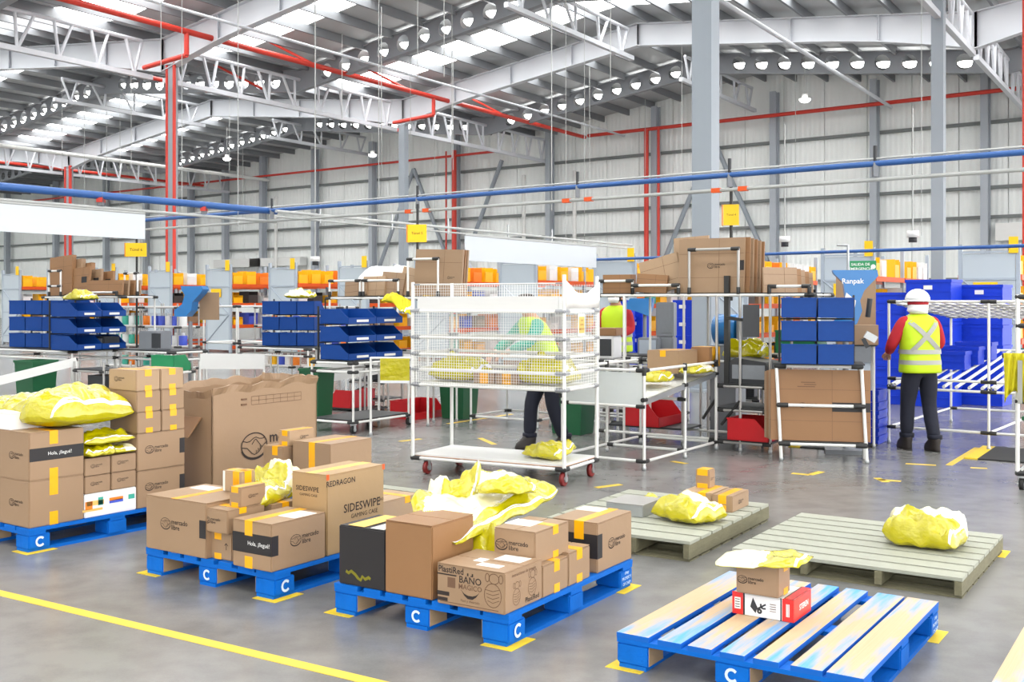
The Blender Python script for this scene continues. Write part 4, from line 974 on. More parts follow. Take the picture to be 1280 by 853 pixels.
def tcarton(label, x, y, d, dz=0.0, **k): p = on_table(x, y); return carton(label, ((p[0], p[1], p[2]+dz), d), THS, **k)
tcarton('brown box with orange tape riding the roller table', -0.30, 1.22, (0.34, 0.44, 0.22), 0.03, tapes=[('y', 0.0, 0.06, 0.06)])
tcarton('taped box behind the brown one on the roller table', -0.12, 1.62, (0.2, 0.28, 0.20), 0.03, tapes=[('x', 0.1, 0.2, 0.15)], mat='cardboard_brown')
p = on_table(-0.22, 0.62); bag('pair-like yellow bag at the low end of the roller table', (p[0], p[1], p[2]+0.03), (0.34, 0.36, 0.10), THS, 81, crumple=0.3)
p = on_table(-0.02, 1.18); bag('flat yellow and white bag at the edge of the roller table', (p[0], p[1], p[2]+0.03), (0.2, 0.5, 0.08), THS, 82, crumple=0.3, pale=lambda u, v: v > 0)
bag('yellow bag heaped before the blue tape machine', (*(tq + a*0.12 + b*2.15), 0.90), (0.45, 0.40, 0.17), THS, 83, crumple=0.3)

# ---- packing tower with shelves and top rack of flattened cartons
pq = tq + b*1.62
pt = T('packing_station', 'packing station with grey posts and a top shelf of flattened cartons', 'workstation', pq, THS)
for x in (-1.36, -1.05, -0.36, 0.0, 0.25, 0.56):
    for y in (0.0, 0.62): post(pt, x, y, 0, 1.56, 'pipe_grey' if x > -0.5 else 'pipe_white')
for x in (-1.36, 0.95): pass
ring(pt, -1.40, 0.98, 0.0, 0.62, 1.555); rail(pt, (-1.4, 0.3, 1.555), (0.98, 0.3, 1.555))
box(pt, 'top_shelf', (-0.21, 0.31, 1.572), (2.38, 0.62, 0.012), 'shelf_dark')
for z in (0.10, 0.42, 0.66):
    box(pt, 'shelf', (0.28, 0.33, z), (0.60, 0.68, 0.016), 'shelf_dark'); rail(pt, (0, 0, z-0.02), (0.56, 0, z-0.02), 'pipe_grey')
for y in (0, 0.62): rail(pt, (-1.36, y, 0.10), (0.0, y, 0.10)); rail(pt, (-1.36, y, 0.85), (0, y, 0.85))
pipe(pt, (-0.15, 0.0, 0.30), (0.0, 0.0, 0.52), 0.016, 'joint_black', 'brace'); pipe(pt, (0.05, 0.0, 0.25), (0.25, 0.0, 0.50), 0.016, 'joint_black', 'brace')
def hoop(o, x0, x1, y, z0, z1, mid=None, mat='pipe_white'):
    for x in (x0, x1): pipe(o, (x, y, z0), (x, y, z1), RP, mat, 'post'); joint(o, (x, y, z0+0.02), (0,0,1))
    rail(o, (x0, y, z1), (x1, y, z1), mat)
    if mid: rail(o, (x0, y, mid), (x1, y, mid), mat)
hoop(pt, -0.30, 0.23, 0.0, 1.58, 2.02, mat='pipe_grey'); hoop(pt, -1.36, -0.95, 0.0, 1.58, 1.71); hoop(pt, -0.95, -0.42, 0.0, 1.58, 1.66); hoop(pt, -0.88, -0.42, 0.3, 1.58, 1.86); hoop(pt, 0.55, 0.95, 0.0, 1.58, 1.64)
m = MB(); m.bar((0.10, 0.03, 0.66), (0.10, 0.03, 1.75), 0.05); m.build('dark_column', 'joint_black', pt)
m = MB(); m.bar((0.10, 0.0, 1.33), (0.28, -0.05, 1.31), 0.03); m.bar((0.28, -0.05, 1.31), (0.36, -0.04, 1.31), 0.03); m.build('monitor_arm', 'joint_black', pt)
mo = box(pt, 'monitor', (0.38, -0.04, 1.30), (0.16, 0.03, 0.32), 'dark_plastic', rz=20)
def tower(x, y, z=0.0): q = pq + a*x + b*y; return (q.x, q.y, z)
# grey machine on the shelf
gm = T('label_printer', 'dark grey rounded machine on the upper black shelf', 'machine', tower(0.33, 0.02, 0.669), THS)
m = MB(); m.prism([(-0.24, 0), (0.24, 0), (0.24, 0.13), (0.17, 0.22), (-0.14, 0.26), (-0.24, 0.20)], 0.42); m.build('body', 'dark_plastic', gm); box(gm, 'side_plate', (0.0, -0.004, 0.12), (0.34, 0.01, 0.14), 'mid_plastic')
def stack_bin(label, loc, th, d, mat='bin_blue', face='f', group=None, lab=True, name='picking_bin', cat='bin'):
    """Open-front picking bin; its scooped front points to -y when face is 'f', +x when 'r', away when 'b'."""
    o = T(name, label, cat, loc, th + {'f': 0, 'r': -90, 'b': 180, 'l': 90}[face], group)
    X, Y, Z = d; t = 0.006
    m = MB(); m.box((0, 0, t/2), (X, Y, t)); m.build('floor_panel', mat, o)
    for s in (-1, 1):
        m = MB(); m.prism([(-Y/2, 0), (Y/2, 0), (Y/2, Z), (-Y*0.18, Z), (-Y*0.42, Z*0.52), (-Y/2, Z*0.42)], t); m.build('side_panel', mat, o, (s*(X/2-t*0.5)+t/2, 0, 0), (0, 0, R(90)))
    box(o, 'back_panel', (0, Y/2-t/2, Z/2), (X, t, Z), mat); box(o, 'front_panel', (0, -Y/2+t/2, Z*0.21), (X, t, Z*0.42), mat)
    box(o, 'rim', (0, Y/2-0.002, Z-0.008), (X+0.008, 0.014, 0.016), mat)
    if lab: box(o, 'label_card', (0, -Y/2-0.002, Z*0.20), (X*0.42, 0.004, Z*0.16), 'paper')
    return o
stack_bin('red open bin on the lowest shelf of the packing tower', tower(0.34, 0.16, 0.11), THS, (0.40, 0.42, 0.22), 'bin_red', 'r', lab=False)
o = stack_bin('green tub behind the monitor of the packing tower', tower(0.55, 0.95, 0.95), THS, (0.42, 0.4, 0.24), 'tub_green', 'b', lab=False)
st = T('small_table', 'low pipe stand under the green tub behind the monitor', 'stand', tower(0.55, 0.95), THS); ring(st, -0.25, 0.25, -0.22, 0.22, 0.92); box(st, 'top', (0, 0, 0.938), (0.5, 0.46, 0.015), 'panel_white')
for x in (-0.25, 0.25):
    for y in (-0.22, 0.22): post(st, x, y, 0, 0.93)
bm_ = T('tape_machine', 'blue drum-shaped tape machine behind the grey posts', 'machine', tower(-0.35, 1.15), THS)
pipe(bm_, (-0.13, 0, 1.18), (0.13, 0, 1.18), 0.17, 'machine_blue', 'drum', 20); box(bm_, 'plinth', (0, 0, 0.5), (0.30, 0.3, 1.0), 'mid_plastic'); box(bm_, 'guard', (0.22, 0, 1.15), (0.12, 0.3, 0.3), 'mid_plastic')
def sheet(label, x, y, z, wd, ht, t, rx=0, ry=0, rz=0, mat='cardboard', th=THS, base=None, logo=None, band=None, group=None):
    q = tower(x, y, z) if base is None else (*(base[0] + ax(th)[0]*x + ax(th)[1]*y), z)
    o = T('flattened_carton', label, 'box', q, th, group); o.rotation_euler = (R(rx), R(ry), -R(th)+R(rz))
    link('board', bevel_box((wd, t, ht), 0.002), mat, o); box(o, 'fold', (wd*0.12, -t/2-0.0005, ht/2), (0.003, 0.001, ht*0.98), 'ink_soft')
    for k in (0.28, 0.72): box(o, 'fold', (0, -t/2-0.0005, ht*k), (wd*0.98, 0.001, 0.003), 'ink_soft')
    if logo: stamp(o, (wd, t, ht), 'f', logo_mesh('ink', weight=0.05), logo[0], logo[1], logo[2], 'print', off=0.002)
    if band: patch(o, (wd, t, ht), 'f', band[0], band[1], band[2], band[3], 'black_print', 'printed_band', 0.002)
    return o
ZS_ = 1.579
sheet('front flattened carton with a handshake print behind the tall hoop', -0.09, 0.06, ZS_, 0.72, 0.555, 0.02, rx=-3, logo=(0.08, 0.0, 0.07), band=(0.45, 0.0, 0.06, 0.10))
for k in range(5): sheet('flattened carton in the upright bundle behind the tall hoop, %s sheet' % ('second', 'third', 'fourth', 'fifth', 'rearmost')[k], -0.06+0.02*k, 0.10+0.045*k, ZS_, 0.74, 0.56-0.01*k, 0.018, rx=-3, mat=('cardboard_brown', 'cardboard')[k % 2])
sheet('pale flattened carton standing at the left of the bundle', -0.42, 0.34, ZS_, 0.40, 0.60, 0.03, rx=-5, ry=-3, mat='cardboard_pale')
sheet('tilted flattened carton leaning left on the shelf', -0.66, 0.16, ZS_+0.01, 0.46, 0.38, 0.03, rx=-6, ry=-14, mat='cardboard_pale')
sheet('low tilted flattened carton before the leaning ones', -0.78, 0.09, ZS_, 0.36, 0.20, 0.03, rx=-8, ry=4, mat='cardboard_brown')
sheet('small folded carton behind the short left guard rail', -1.16, 0.10, ZS_, 0.34, 0.20, 0.12, mat='cardboard_brown')
for k in range(5): sheet('short flattened carton at the right end of the top shelf, %s' % ('front', 'second', 'third', 'fourth', 'back')[k], 0.62+0.02*k, 0.12+0.06*k, ZS_, 0.40, 0.25-0.012*k, 0.02, rx=-4, rz=55, mat=('cardboard', 'cardboard_brown')[k % 2])

# ---- rack of flat boxes at the right with blue bins on top
rq = ground(976.6, 576); rq2 = ground(1083.7, 579.7); thr = math.degrees(math.atan2(-(rq2-rq).y, (rq2-rq).x)); WR = (rq2-rq).length
br = T('carton_rack', 'leaning white pipe rack holding large flat cartons', 'rack', rq, thr)
lean = -0.045
for x in (0, WR):
    pipe(br, (x, 0, 0.0), (x+lean, 0.06, 0.90), 0.0165, 'pipe_white', 'post'); pipe(br, (x, 0.30, 0.0), (x+lean, 0.36, 0.90), 0.0165, 'pipe_white', 'post'); pipe(br, (x, 0, 0), (x, 0, 0.03), 0.02, 'steel', 'foot', 8)
for z in (0.16, 0.52, 0.885):
    for y in (-0.012, 0.30): k = z/0.9; rail(br, (lean*k, y+0.06*k, z), (WR+lean*k, y+0.06*k, z), r=0.0155, jl=0.09)
    for x in (0, WR): k = z/0.9; rail(br, (x+lean*k, 0.06*k, z), (x+lean*k, 0.30+0.06*k, z))
box(br, 'ledge', (WR/2, 0.16, 0.18), (WR, 0.34, 0.012), 'shelf_dark'); box(br, 'top_shelf', (WR/2+lean, 0.25, 0.905), (WR+0.06, 0.45, 0.014), 'shelf_dark')
rb_ = (rq, thr); ra, rbv = ax(thr)
def rk(x, y): return rq + ra*x + rbv*y
for k in range(4):
    o = sheet('large flat carton in the leaning rack, %s' % ('front sheet with black band', 'second sheet', 'third sheet', 'rearmost sheet')[k], WR/2-0.03-0.02*k, 0.06+0.055*k, 0.187, 0.90, 0.665-0.01*k, 0.03, rx=-3, ry=0, th=thr, base=(rq,), mat=('cardboard_brown', 'cardboard')[k % 2], logo=(-0.12, 0.0, 0.06) if k == 0 else None, band=(0.31, -0.02, 0.34, 0.085) if k == 0 else None)
    if k == 0:
        for (t_, u_, v_, s_) in (('mercado libre . cartón reciclado', -0.17, 0.31, 0.022), ('caja no. 12', -0.13, 0.27, 0.02)): pass
        patch(o, (0.9, 0.03, 0.665), 'f', -0.12, 0.32, 0.13, 0.008, 'ink_soft', 'print', 0.002); patch(o, (0.9, 0.03, 0.665), 'f', -0.10, 0.29, 0.11, 0.008, 'ink_soft', 'print', 0.002); patch(o, (0.9, 0.03, 0.665), 'f', -0.14, 0.26, 0.16, 0.008, 'ink_soft', 'print', 0.002)
bn = T('bin_frame', 'black frame between the two columns of blue bins at the right', 'frame', (*rk(WR/2-0.06, 0.24), 0.912), thr)
for x in (-0.34, 0.0, 0.34): box(bn, 'upright', (x, 0.0, 0.32), (0.02, 0.03, 0.64), 'joint_black')
for z in (0.205, 0.415): box(bn, 'crossbar', (0, 0.0, z), (0.66, 0.02, 0.015), 'joint_black')
for r_ in range(3):
    for c_ in range(2):
        q = rk(WR/2-0.06-0.165+0.33*c_, 0.24+(-0.17))
        stack_bin('dark blue picking bin at the right rack, %s row, %s' % (('bottom', 'middle', 'top')[r_], ('left', 'right')[c_]), (q.x, q.y, 0.913+0.215*r_), thr, (0.315, 0.30, 0.185), 'bin_blue', 'b')
# blue funnel machine and brown panel behind the bins
fm_ = T('void_fill_machine', 'bright blue funnel-headed packing machine behind the blue bins', 'machine', (*rk(0.62, 0.75), 0), thr)
pipe(fm_, (0, 0, 0), (0, 0, 1.25), 0.03, 'mid_plastic', 'stand'); box(fm_, 'base', (0, 0, 0.02), (0.4, 0.4, 0.04), 'mid_plastic')
m = MB(); m.prism([(-0.02, 1.22), (0.10, 1.27), (0.15, 1.40), (0.13, 1.50), (0.17, 1.60), (0.30, 1.74), (0.29, 1.80), (-0.13, 1.80), (-0.12, 1.77), (-0.03, 1.68), (-0.01, 1.55), (-0.03, 1.40), (-0.12, 1.30)], 0.22); m.build('head', 'machine_blue', fm_, (0, -0.11, 0)); m = MB(); m.prism([(-0.02, 1.36), (0.07, 1.38), (0.09, 1.50), (0.0, 1.58), (-0.02, 1.5)], 0.01); m.build('clear_cover', 'goods_white', fm_, (0, -0.125, 0))
link('print', text_mesh('Ranpak', 'white_print', 'CENTER', 0.01), None, fm_, (0.06, -0.113, 1.69), (R(90), 0, 0), (0.07,)*3); pipe(fm_, (0.20, -0.12, 1.34), (0.22, -0.14, 1.52), 0.025, 'dark_plastic', 'handle')
cs = T('carton_stand', 'open brown carton standing behind the blue funnel machine', 'box', (*rk(0.74, 1.32), 1.05), thr)
box(cs, 'back_panel', (0.02, 0.1, 0.36), (0.40, 0.01, 0.72), 'cardboard'); box(cs, 'base_panel', (0.02, -0.06, 0.10), (0.40, 0.32, 0.2), 'cardboard')
ps = T('stand', 'grey stand carrying the open brown carton', 'stand', (*rk(0.74, 1.32), 0), thr)
for x in (-0.18, 0.18):
    for y in (-0.15, 0.1): post(ps, x, y, 0, 1.04)
box(ps, 'top', (0, -0.02, 1.04), (0.42, 0.34, 0.014), 'shelf_dark'); box(ps, 'control_box', (0.0, -0.2, 0.95), (0.30, 0.1, 0.16), 'mid_plastic')
bt = T('scanner', 'silver handheld scanner hanging beside the blue bins', 'scanner', (*rk(0.86, 0.80), 1.06), thr); box(bt, 'head', (0, 0, 0.08), (0.12, 0.06, 0.07), 'steel', ry=30); box(bt, 'grip', (-0.05, 0, 0.02), (0.04, 0.04, 0.1), 'dark_plastic', ry=-25)
# ---- blue crates
def crate(label, loc, th, d=(0.60, 0.40, 0.24), mat='tote_blue', tagc=True, group=None):
    o = T('plastic_crate', label, 'crate', loc, th, group); X, Y, Z = d; t = 0.01
    box(o, 'floor_panel', (0, 0, t/2), (X-0.04, Y-0.04, t), mat)
    for s in (-1, 1): box(o, 'side_panel', (0, s*(Y/2-0.015), Z*0.5), (X-0.03, t, Z), mat); box(o, 'end_panel', (s*(X/2-0.015), 0, Z*0.5), (t, Y-0.03, Z), mat)
    for s in (-1, 1): box(o, 'rim', (0, s*(Y/2-0.006), Z-0.02), (X, 0.014, 0.04), mat); box(o, 'rim', (s*(X/2-0.006), 0, Z-0.02), (0.014, Y, 0.04), mat)
    for s in (-1, 1): box(o, 'rib', (0, s*(Y/2-0.008), Z*0.45), (X-0.02, 0.012, 0.02), mat)
    if tagc: box(o, 'label_card', (0, -Y/2-0.001, Z*0.62), (0.12, 0.004, 0.06), 'paper')
    return o
cq_ = ground(1100, 557)
for k in range(6): crate('blue crate in the floor stack beside the carton rack, %s' % ('lowest', 'second from floor', 'third from floor', 'fourth from floor', 'fifth from floor', 'topmost')[k], (cq_.x, cq_.y+0.25, 0.002+0.088*k), 33, (0.24, 0.38, 0.12 if k == 5 else 0.085), tagc=False)

# ---- roller flow rack in front of the worker
fq = ground(1236, 563); fr = T('flow_rack', 'white pipe flow rack with sloping roller shelves before the worker', 'rack', fq, 36.5); fa, fbv = ax(36.5)
FW = 0.99; FD = 2.45
for x in (0, -FW, 1.15):
    for y in (0, FD): post(fr, x, y, 0, 1.50 if y == 0 else 1.36)
for (x0, x1) in ((-FW, 0), (0, 1.15)):
    for z in (0.17, 0.58, 0.68, 1.49): rail(fr, (x0, 0, z), (x1, 0, z))
    for z in (0.17, 0.9, 1.30): rail(fr, (x0, FD, z), (x1, FD, z))
for x in (-FW, 0, 1.15):
    for (za, zb) in ((0.17, 0.17), (0.60, 0.88), (1.49, 1.30)): rail(fr, (x, 0, za), (x, FD, zb))
for k in range(17):
    x = -FW+0.06+0.124*k
    pipe(fr, (x, 0.0, 0.615), (x, FD, 0.895), 0.017, 'pipe_white', 'roller'); pipe(fr, (x, 0.0, 1.485), (x, FD, 1.295), 0.017, 'pipe_white', 'roller')
for k in range(8): y = 0.28+0.28*k; rail(fr, (-FW, y, 1.475-0.0775*y), (1.15, y, 1.475-0.0775*y), 'pipe_grey', (0, 0), r=0.008)
def fl_(x, y, z): q = fq + fa*x + fbv*y; return (q.x, q.y, z)
for k in range(3): crate('blue crate riding the lower rollers by the worker, %s' % ('nearest', 'middle', 'farthest')[k], fl_(-0.62+0.06*k, 0.95+0.34*k, 0.745+0.04*k), 36.5-90+90, (0.40, 0.30, 0.20), tagc=False)
# ---- tall stacks of blue crates behind
for si, (u, D_, n_, zz) in enumerate(((1126, 15.6, 6, 1.62), (1176, 15.2, 6, 1.80), (1240, 15.4, 6, 1.73), (1212, 17.2, 6, 1.60))):
    q = at(u, 376, D_); hh = zz/n_
    for k in range(n_): crate('royal blue crate, level %s of the %s tall crate stack' % (('one', 'two', 'three', 'four', 'five', 'six')[k], ('half hidden left', 'labelled middle', 'right', 'rear')[si]), (q.x, q.y+0.25, 0.002+hh*k), 38 if si else 30, (0.64 if si else 0.5, 0.55, hh-0.004), tagc=si in (1, 2) and k >= 4)
# ---- trolley with green bin at the right edge
eq = ground(1272, 612); et = T('pipe_trolley', 'white pipe trolley cut by the right edge, holding a green bin', 'trolley', (eq.x, eq.y, 0), 33)
for (x, y) in ((0, 0), (0.7, 0), (0, 0.8), (0.7, 0.8)): pipe(et, (x, y, 0.12), (x, y, 1.55), 0.0165, 'pipe_white', 'post'); caster(et, x+0.03, y, 0.045, 'rubber')
ring(et, 0, 0.7, 0, 0.8, 0.13); ring(et, 0, 0.7, 0, 0.8, 0.70); rail(et, (-0.10, 0.0, 1.06), (0.7, 0.0, 1.06), 'joint_black'); rail(et, (0, 0, 1.30), (0.7, 0, 1.30)); ring(et, 0, 0.7, 0, 0.8, 1.53)
ea, eb = ax(33)
gbq = eq+ea*0.30+eb*0.42
vs_ = T('hanging_vest', 'yellow safety vest hung over the bar at the right edge', 'vest', (*(eq+ea*0.0-eb*0.03), 0.0), 33)
m = MB(); n = 18; pts = []
for j_ in range(8):
    for i in range(n+1):
        t = i/n; z = 1.085-0.40*(j_/7)*(1-0.25*abs(math.sin(t*3.1)))
        pts.append((-0.09+0.20*t*(1-0.25*j_/7), -0.035+0.022*math.sin(t*22+j_*0.3), z))
m.add(pts, [(j_*(n+1)+i, j_*(n+1)+i+1, (j_+1)*(n+1)+i+1, (j_+1)*(n+1)+i) for j_ in range(7) for i in range(n)])
o = m.build('cloth', 'vest_cloth', vs_, smooth=True); o.modifiers.new('solid', 'SOLIDIFY').thickness = 0.004
box(vs_, 'reflective_band', (0.03, -0.062, 0.86), (0.035, 0.004, 0.34), 'vest_band')

# ---- left-hand stations: tables with blue bins
def bins_block(tagname, base, th, z, cols, rows_, face, d=(0.30, 0.42, 0.19), gap=0.03, mat='bin_blue', along_x=True):
    A_, B_ = ax(th); words_c = ['first', 'second', 'third', 'fourth']
    fr_ = T('bin_frame', 'black uprights holding the blue bins ' + tagname, 'frame', (*base, z), th)
    L = cols*d[0]
    for c in range(cols+1):
        x = -L/2+c*d[0]; pz = rows_*(d[2]+gap)
        box(fr_, 'upright', ((x, d[1]/2+0.03, pz/2) if along_x else (-d[1]/2-0.03, x, pz/2)), (0.018, 0.018, pz), 'joint_black')
    for r_ in range(rows_):
        zz = z+0.004+r_*(d[2]+gap)
        if r_: box(fr_, 'crossbar', (0, d[1]/2+0.02, zz-z-0.012) if along_x else (-d[1]/2-0.02, 0, zz-z-0.012), (L, 0.015, 0.015) if along_x else (0.015, L, 0.015), 'joint_black')
        for c in range(cols):
            off = -L/2+d[0]*(c+0.5); q = base + (A_*off if along_x else B_*off)
            stack_bin('dark blue bin %s, %s row, %s column' % (tagname, ('bottom', 'middle', 'top')[r_], words_c[c]), (q.x, q.y, zz), th, (d[0]-0.008, d[1], d[2]), mat, face)
def station(label, q, th, X, Y, zt, base=False, feet=True, name='pipe_table'):
    o = T(name, label, 'workstation', q, th)
    for x in (0, -X):
        for y in (0, Y): post(o, x, y, 0.1 if base else 0, zt, foot=not base)
    ring(o, -X, 0, 0, Y, zt); ring(o, -X, 0, 0, Y, zt-0.10); box(o, 'top', (-X/2, Y/2, zt+0.02), (X, Y, 0.016), 'shelf_dark')
    if base:
        ring(o, -X, 0, 0, Y, 0.12); box(o, 'lower_deck', (-X/2, Y/2, 0.145), (X, Y, 0.014), 'shelf_dark')
        for x in (0, -X):
            for y in (0, Y): caster(o, x, y, 0.045, 'rubber')
    else: ring(o, -X, 0, 0, Y, 0.10)
    return o
# station nearest the middle (bins opening to the right)
w2 = ground(441.6, 542.6); a, b = ax(32)
station('wheeled pipe table with a dark lower deck, left of the net trolley', w2, 32, 0.62, 1.02, 0.79, True)
bins_block('on the wheeled table left of the net trolley', w2 - a*0.30 + b*0.52, 32, 0.82, 2, 3, 'r', (0.50, 0.42, 0.17), 0.035, along_x=False)
yb = T('yellow_cover', 'bright yellow plastic cover hung on a pipe end', 'cover', (*at(491, 376, 12.0).xy, 0), 6)
pipe(yb, (-0.25, 0, 0.86), (0.22, 0, 0.86), RP, 'pipe_white', 'pipe'); m = MB(); m.box((0.03, -0.03, 0.725), (0.33, 0.012, 0.27)); m.build('sheet', 'tote_yellow' if False else 'bag_yellow', yb); box(yb, 'hem', (0.03, -0.032, 0.60), (0.33, 0.014, 0.03), 'bag_strip')
for x in (-0.25, 0.22): post(yb, x, 0, 0, 0.87)
# top shelf of flattened cartons above it
t2 = w2 + b*0.52 - a*0.05
ts = T('packing_station', 'pipe shelf with a tall tilted carton above the wheeled table', 'workstation', t2, 32)
for x in (0.30, -1.25):
    for y in (0.55, 1.15): post(ts, x, y, 0, 1.55)
for x in (-0.45,): post(ts, x, 0.55, 0, 1.55)
ring(ts, -1.30, 0.75, 0.55, 1.15, 1.53); box(ts, 'top_shelf', (-0.28, 0.85, 1.55), (2.0, 0.6, 0.012), 'shelf_dark'); hoop(ts, 0.0, 0.45, 0.55, 1.56, 2.0); hoop(ts, -1.25, -0.75, 0.55, 1.56, 1.75); hoop(ts, -0.70, -0.15, 0.55, 1.56, 1.75)
def s2(x, y): return t2 + a*x + b*y
for k in range(3): sheet('tall tilted carton over the wheeled table, %s' % ('front sheet', 'middle sheet', 'back sheet')[k], 0.36, 0.66+0.05*k, 1.557, 0.70, 0.56, 0.03, rx=-3, ry=2, th=32, base=(t2,), logo=(0.28, -0.1, 0.04) if k == 0 else None, mat=('cardboard', 'cardboard_brown', 'cardboard')[k])
for k in range(4): sheet('low flattened carton lying along the left part of that shelf, %s' % ('first', 'second', 'third', 'fourth')[k], -0.95+0.26*k, 0.72+0.03*k, 1.557, 0.36, 0.20+0.05*k, 0.05, rx=-10, ry=-6+5*k, th=32, base=(t2,), mat=('cardboard', 'cardboard_pale')[k % 2])
bag('cream plastic sheet heaped behind the low cartons', (*s2(-0.65, 1.0), 1.56), (0.9, 0.35, 0.36), 32, 91, mat='bag_white', strip=False, crumple=0.15, name='plastic_heap')
bag('yellow vest thrown over the upper bins', (*(w2 + a*0.02 + b*0.80), 1.475), (0.34, 0.30, 0.10), 32, 92, mat='vest_cloth', crumple=0.4, droop=lambda x, y: -0.9*max(0, x), name='safety_vest')
# middle station with three columns of bin backs
w3 = ground(382, 516); a, b = ax(34)
w3 = at(385, 376, 15.6).xy
station('pipe table under the nine dark blue bins', w3, 34, 1.45, 0.8, 0.79)
bins_block('on the nine-bin table', w3 - a*0.72 + b*0.42, 12, 0.82, 3, 3, 'b', (0.28, 0.40, 0.20), 0.035)
bag('yellow and white bag on top of the nine bins', (*(w3 - a*0.60 + b*0.45), 1.53), (0.42, 0.34, 0.12), 30, 93, crumple=0.3, pale=lambda u, v: v < 0)
tr = T('tall_stand', 'tall white pipe frame left of the nine bins', 'frame', w3 - a*1.50, 34)
for x in (0, -0.75): post(tr, x, 0, 0, 1.42); post(tr, x, 0.7, 0, 1.42)
ring(tr, -0.75, 0, 0, 0.7, 1.41); ring(tr, -0.75, 0, 0, 0.7, 0.85); ring(tr, -0.75, 0, 0, 0.7, 0.1)
# big white chute panels below the tables
for k, (u0, v0, u1, v1, D_, nm) in enumerate(((250, 452, 330, 452, 13.8, 'left'), (395, 468, 520, 448, 14.2, 'middle'), (-40, 486, 96, 452, 13.4, 'far left'))):
    p0, p1 = at(u0, v0, D_), at(u1, v1, D_+0.6); ch = T('chute', 'white sloping chute below the bin tables, %s one' % nm, 'chute', (*p0.xy, 0), 30)
    m = MB(); d_ = p1-p0; m.bar((0, 0, p0.z), Matrix.Rotation(R(30), 3, 'Z') @ Vector((d_.x, d_.y, p1.z)), 0.02, None, (0.2, 0.26, 0.11)[k]) ; m.build('panel', 'panel_white', ch)
    pe = Matrix.Rotation(R(30), 3, 'Z') @ Vector((d_.x, d_.y, 0)); post(ch, 0, 0, 0, p0.z); post(ch, pe.x, pe.y, 0, p1.z)
# far left station
w4 = at(90, 376, 14.6).xy; a, b = ax(34)
station('pipe table under the blue bins at the left edge', w4, 34, 1.9, 0.7, 0.80)
bins_block('open to the right, at the left edge', w4 - a*0.05 + b*0.30, 28, 0.83, 2, 3, 'r', (0.42, 0.50, 0.19), 0.035, along_x=False)
bins_block('with closed backs, at the far left edge', w4 - a*1.1 + b*0.42, 20, 0.83, 4, 3, 'b', (0.30, 0.4, 0.2), 0.035)
bag('yellow bag lying on the leftmost blue bins', (*(w4 - a*0.25 + b*0.30), 1.50), (0.5, 0.3, 0.12), 34, 94, crumple=0.3)
t4 = at(70, 376, 16.4).xy
us = T('packing_station', 'pipe shelf full of cartons above the left edge bins', 'workstation', t4, 34)
for x in (-0.3, 0.6, 1.55):
    for y in (0.0, 0.6): post(us, x, y, 0, 1.56)
ring(us, -0.35, 1.6, 0.0, 0.6, 1.55); box(us, 'top_shelf', (0.62, 0.3, 1.57), (1.9, 0.6, 0.012), 'shelf_dark'); hoop(us, -0.15, 0.15, -0.02, 1.58, 1.95, 1.72); hoop(us, 0.75, 1.5, -0.02, 1.58, 1.62); hoop(us, 1.25, 1.55, 0.3, 1.58, 1.9)
for k in range(3): sheet('big leaning carton at the left, %s sheet' % ('front', 'middle', 'back')[k], -0.02+0.12*k, 0.12+0.08*k, 1.58, 0.58, 0.60-0.06*k, 0.07, rx=-4, ry=-4, th=34, base=(t4,), mat=('cardboard_brown', 'cardboard', 'cardboard_brown')[k])
for k in range(3): sheet('black-handled flattened carton right of the leaning ones, %s' % ('front', 'middle', 'back')[k], 0.46+0.12*k, 0.12+0.12*k, 1.58, 0.40, 0.42-0.03*k, 0.04, rx=-5, ry=-3, th=34, base=(t4,), mat=('cardboard_brown', 'cardboard')[k % 2], band=(0.2, 0.05, 0.13, 0.09))
for k in range(4): sheet('long low carton on the right half of the left shelf, %s' % ('front', 'second', 'third', 'back')[k], 1.08, 0.08+0.1*k, 1.58, 0.85, 0.22, 0.03, rx=-4, th=34, base=(t4,), mat=('cardboard_brown', 'cardboard')[k % 2])
mm_ = T('funnel_machine', 'blue funnel-headed packing machine at the left station', 'machine', (*at(238, 376, 15.6).xy, 0), 10)
pipe(mm_, (0, 0, 0), (0, 0, 1.2), 0.03, 'mid_plastic', 'stand'); box(mm_, 'base', (0, 0, 0.02), (0.4, 0.4, 0.04), 'mid_plastic')
m = MB(); m.prism([(-0.20, 1.27), (-0.02, 1.27), (0.06, 1.36), (0.08, 1.48), (0.20, 1.60), (0.24, 1.66), (0.22, 1.71), (-0.10, 1.71), (-0.09, 1.66), (-0.04, 1.58), (-0.08, 1.45), (-0.20, 1.36)], 0.2); m.build('head', 'machine_blue', mm_, (0, -0.1, 0)); box(mm_, 'carton_back', (0.22, 0.15, 1.42), (0.30, 0.02, 0.4), 'cardboard')
mn = T('printer', 'grey desktop printer on the left roller bench', 'printer', (*at(194, 376, 15.0).xy, 0.82), 25)
link('body', bevel_box((0.34, 0.3, 0.26), 0.015), 'mid_plastic', mn); box(mn, 'front_panel', (0.16, -0.152, 0.13), (0.16, 0.006, 0.2), 'dark_plastic')
lbn = station('long white bench under the grey printer', at(214, 376, 14.6).xy, 34, 1.22, 0.6, 0.79)
gt = stack_bin('green open tub below the grey printer', (*at(214, 376, 13.6).xy, 0.62), 20, (0.34, 0.34, 0.2), 'tub_green', 'b', lab=False)
gts = T('stand', 'low stand under the green open tub', 'stand', (*at(214, 376, 13.6).xy, 0), 20); ring(gts, -0.2, 0.2, -0.2, 0.2, 0.60)
for x in (-0.2, 0.2):
    for y in (-0.2, 0.2): post(gts, x, y, 0, 0.61)
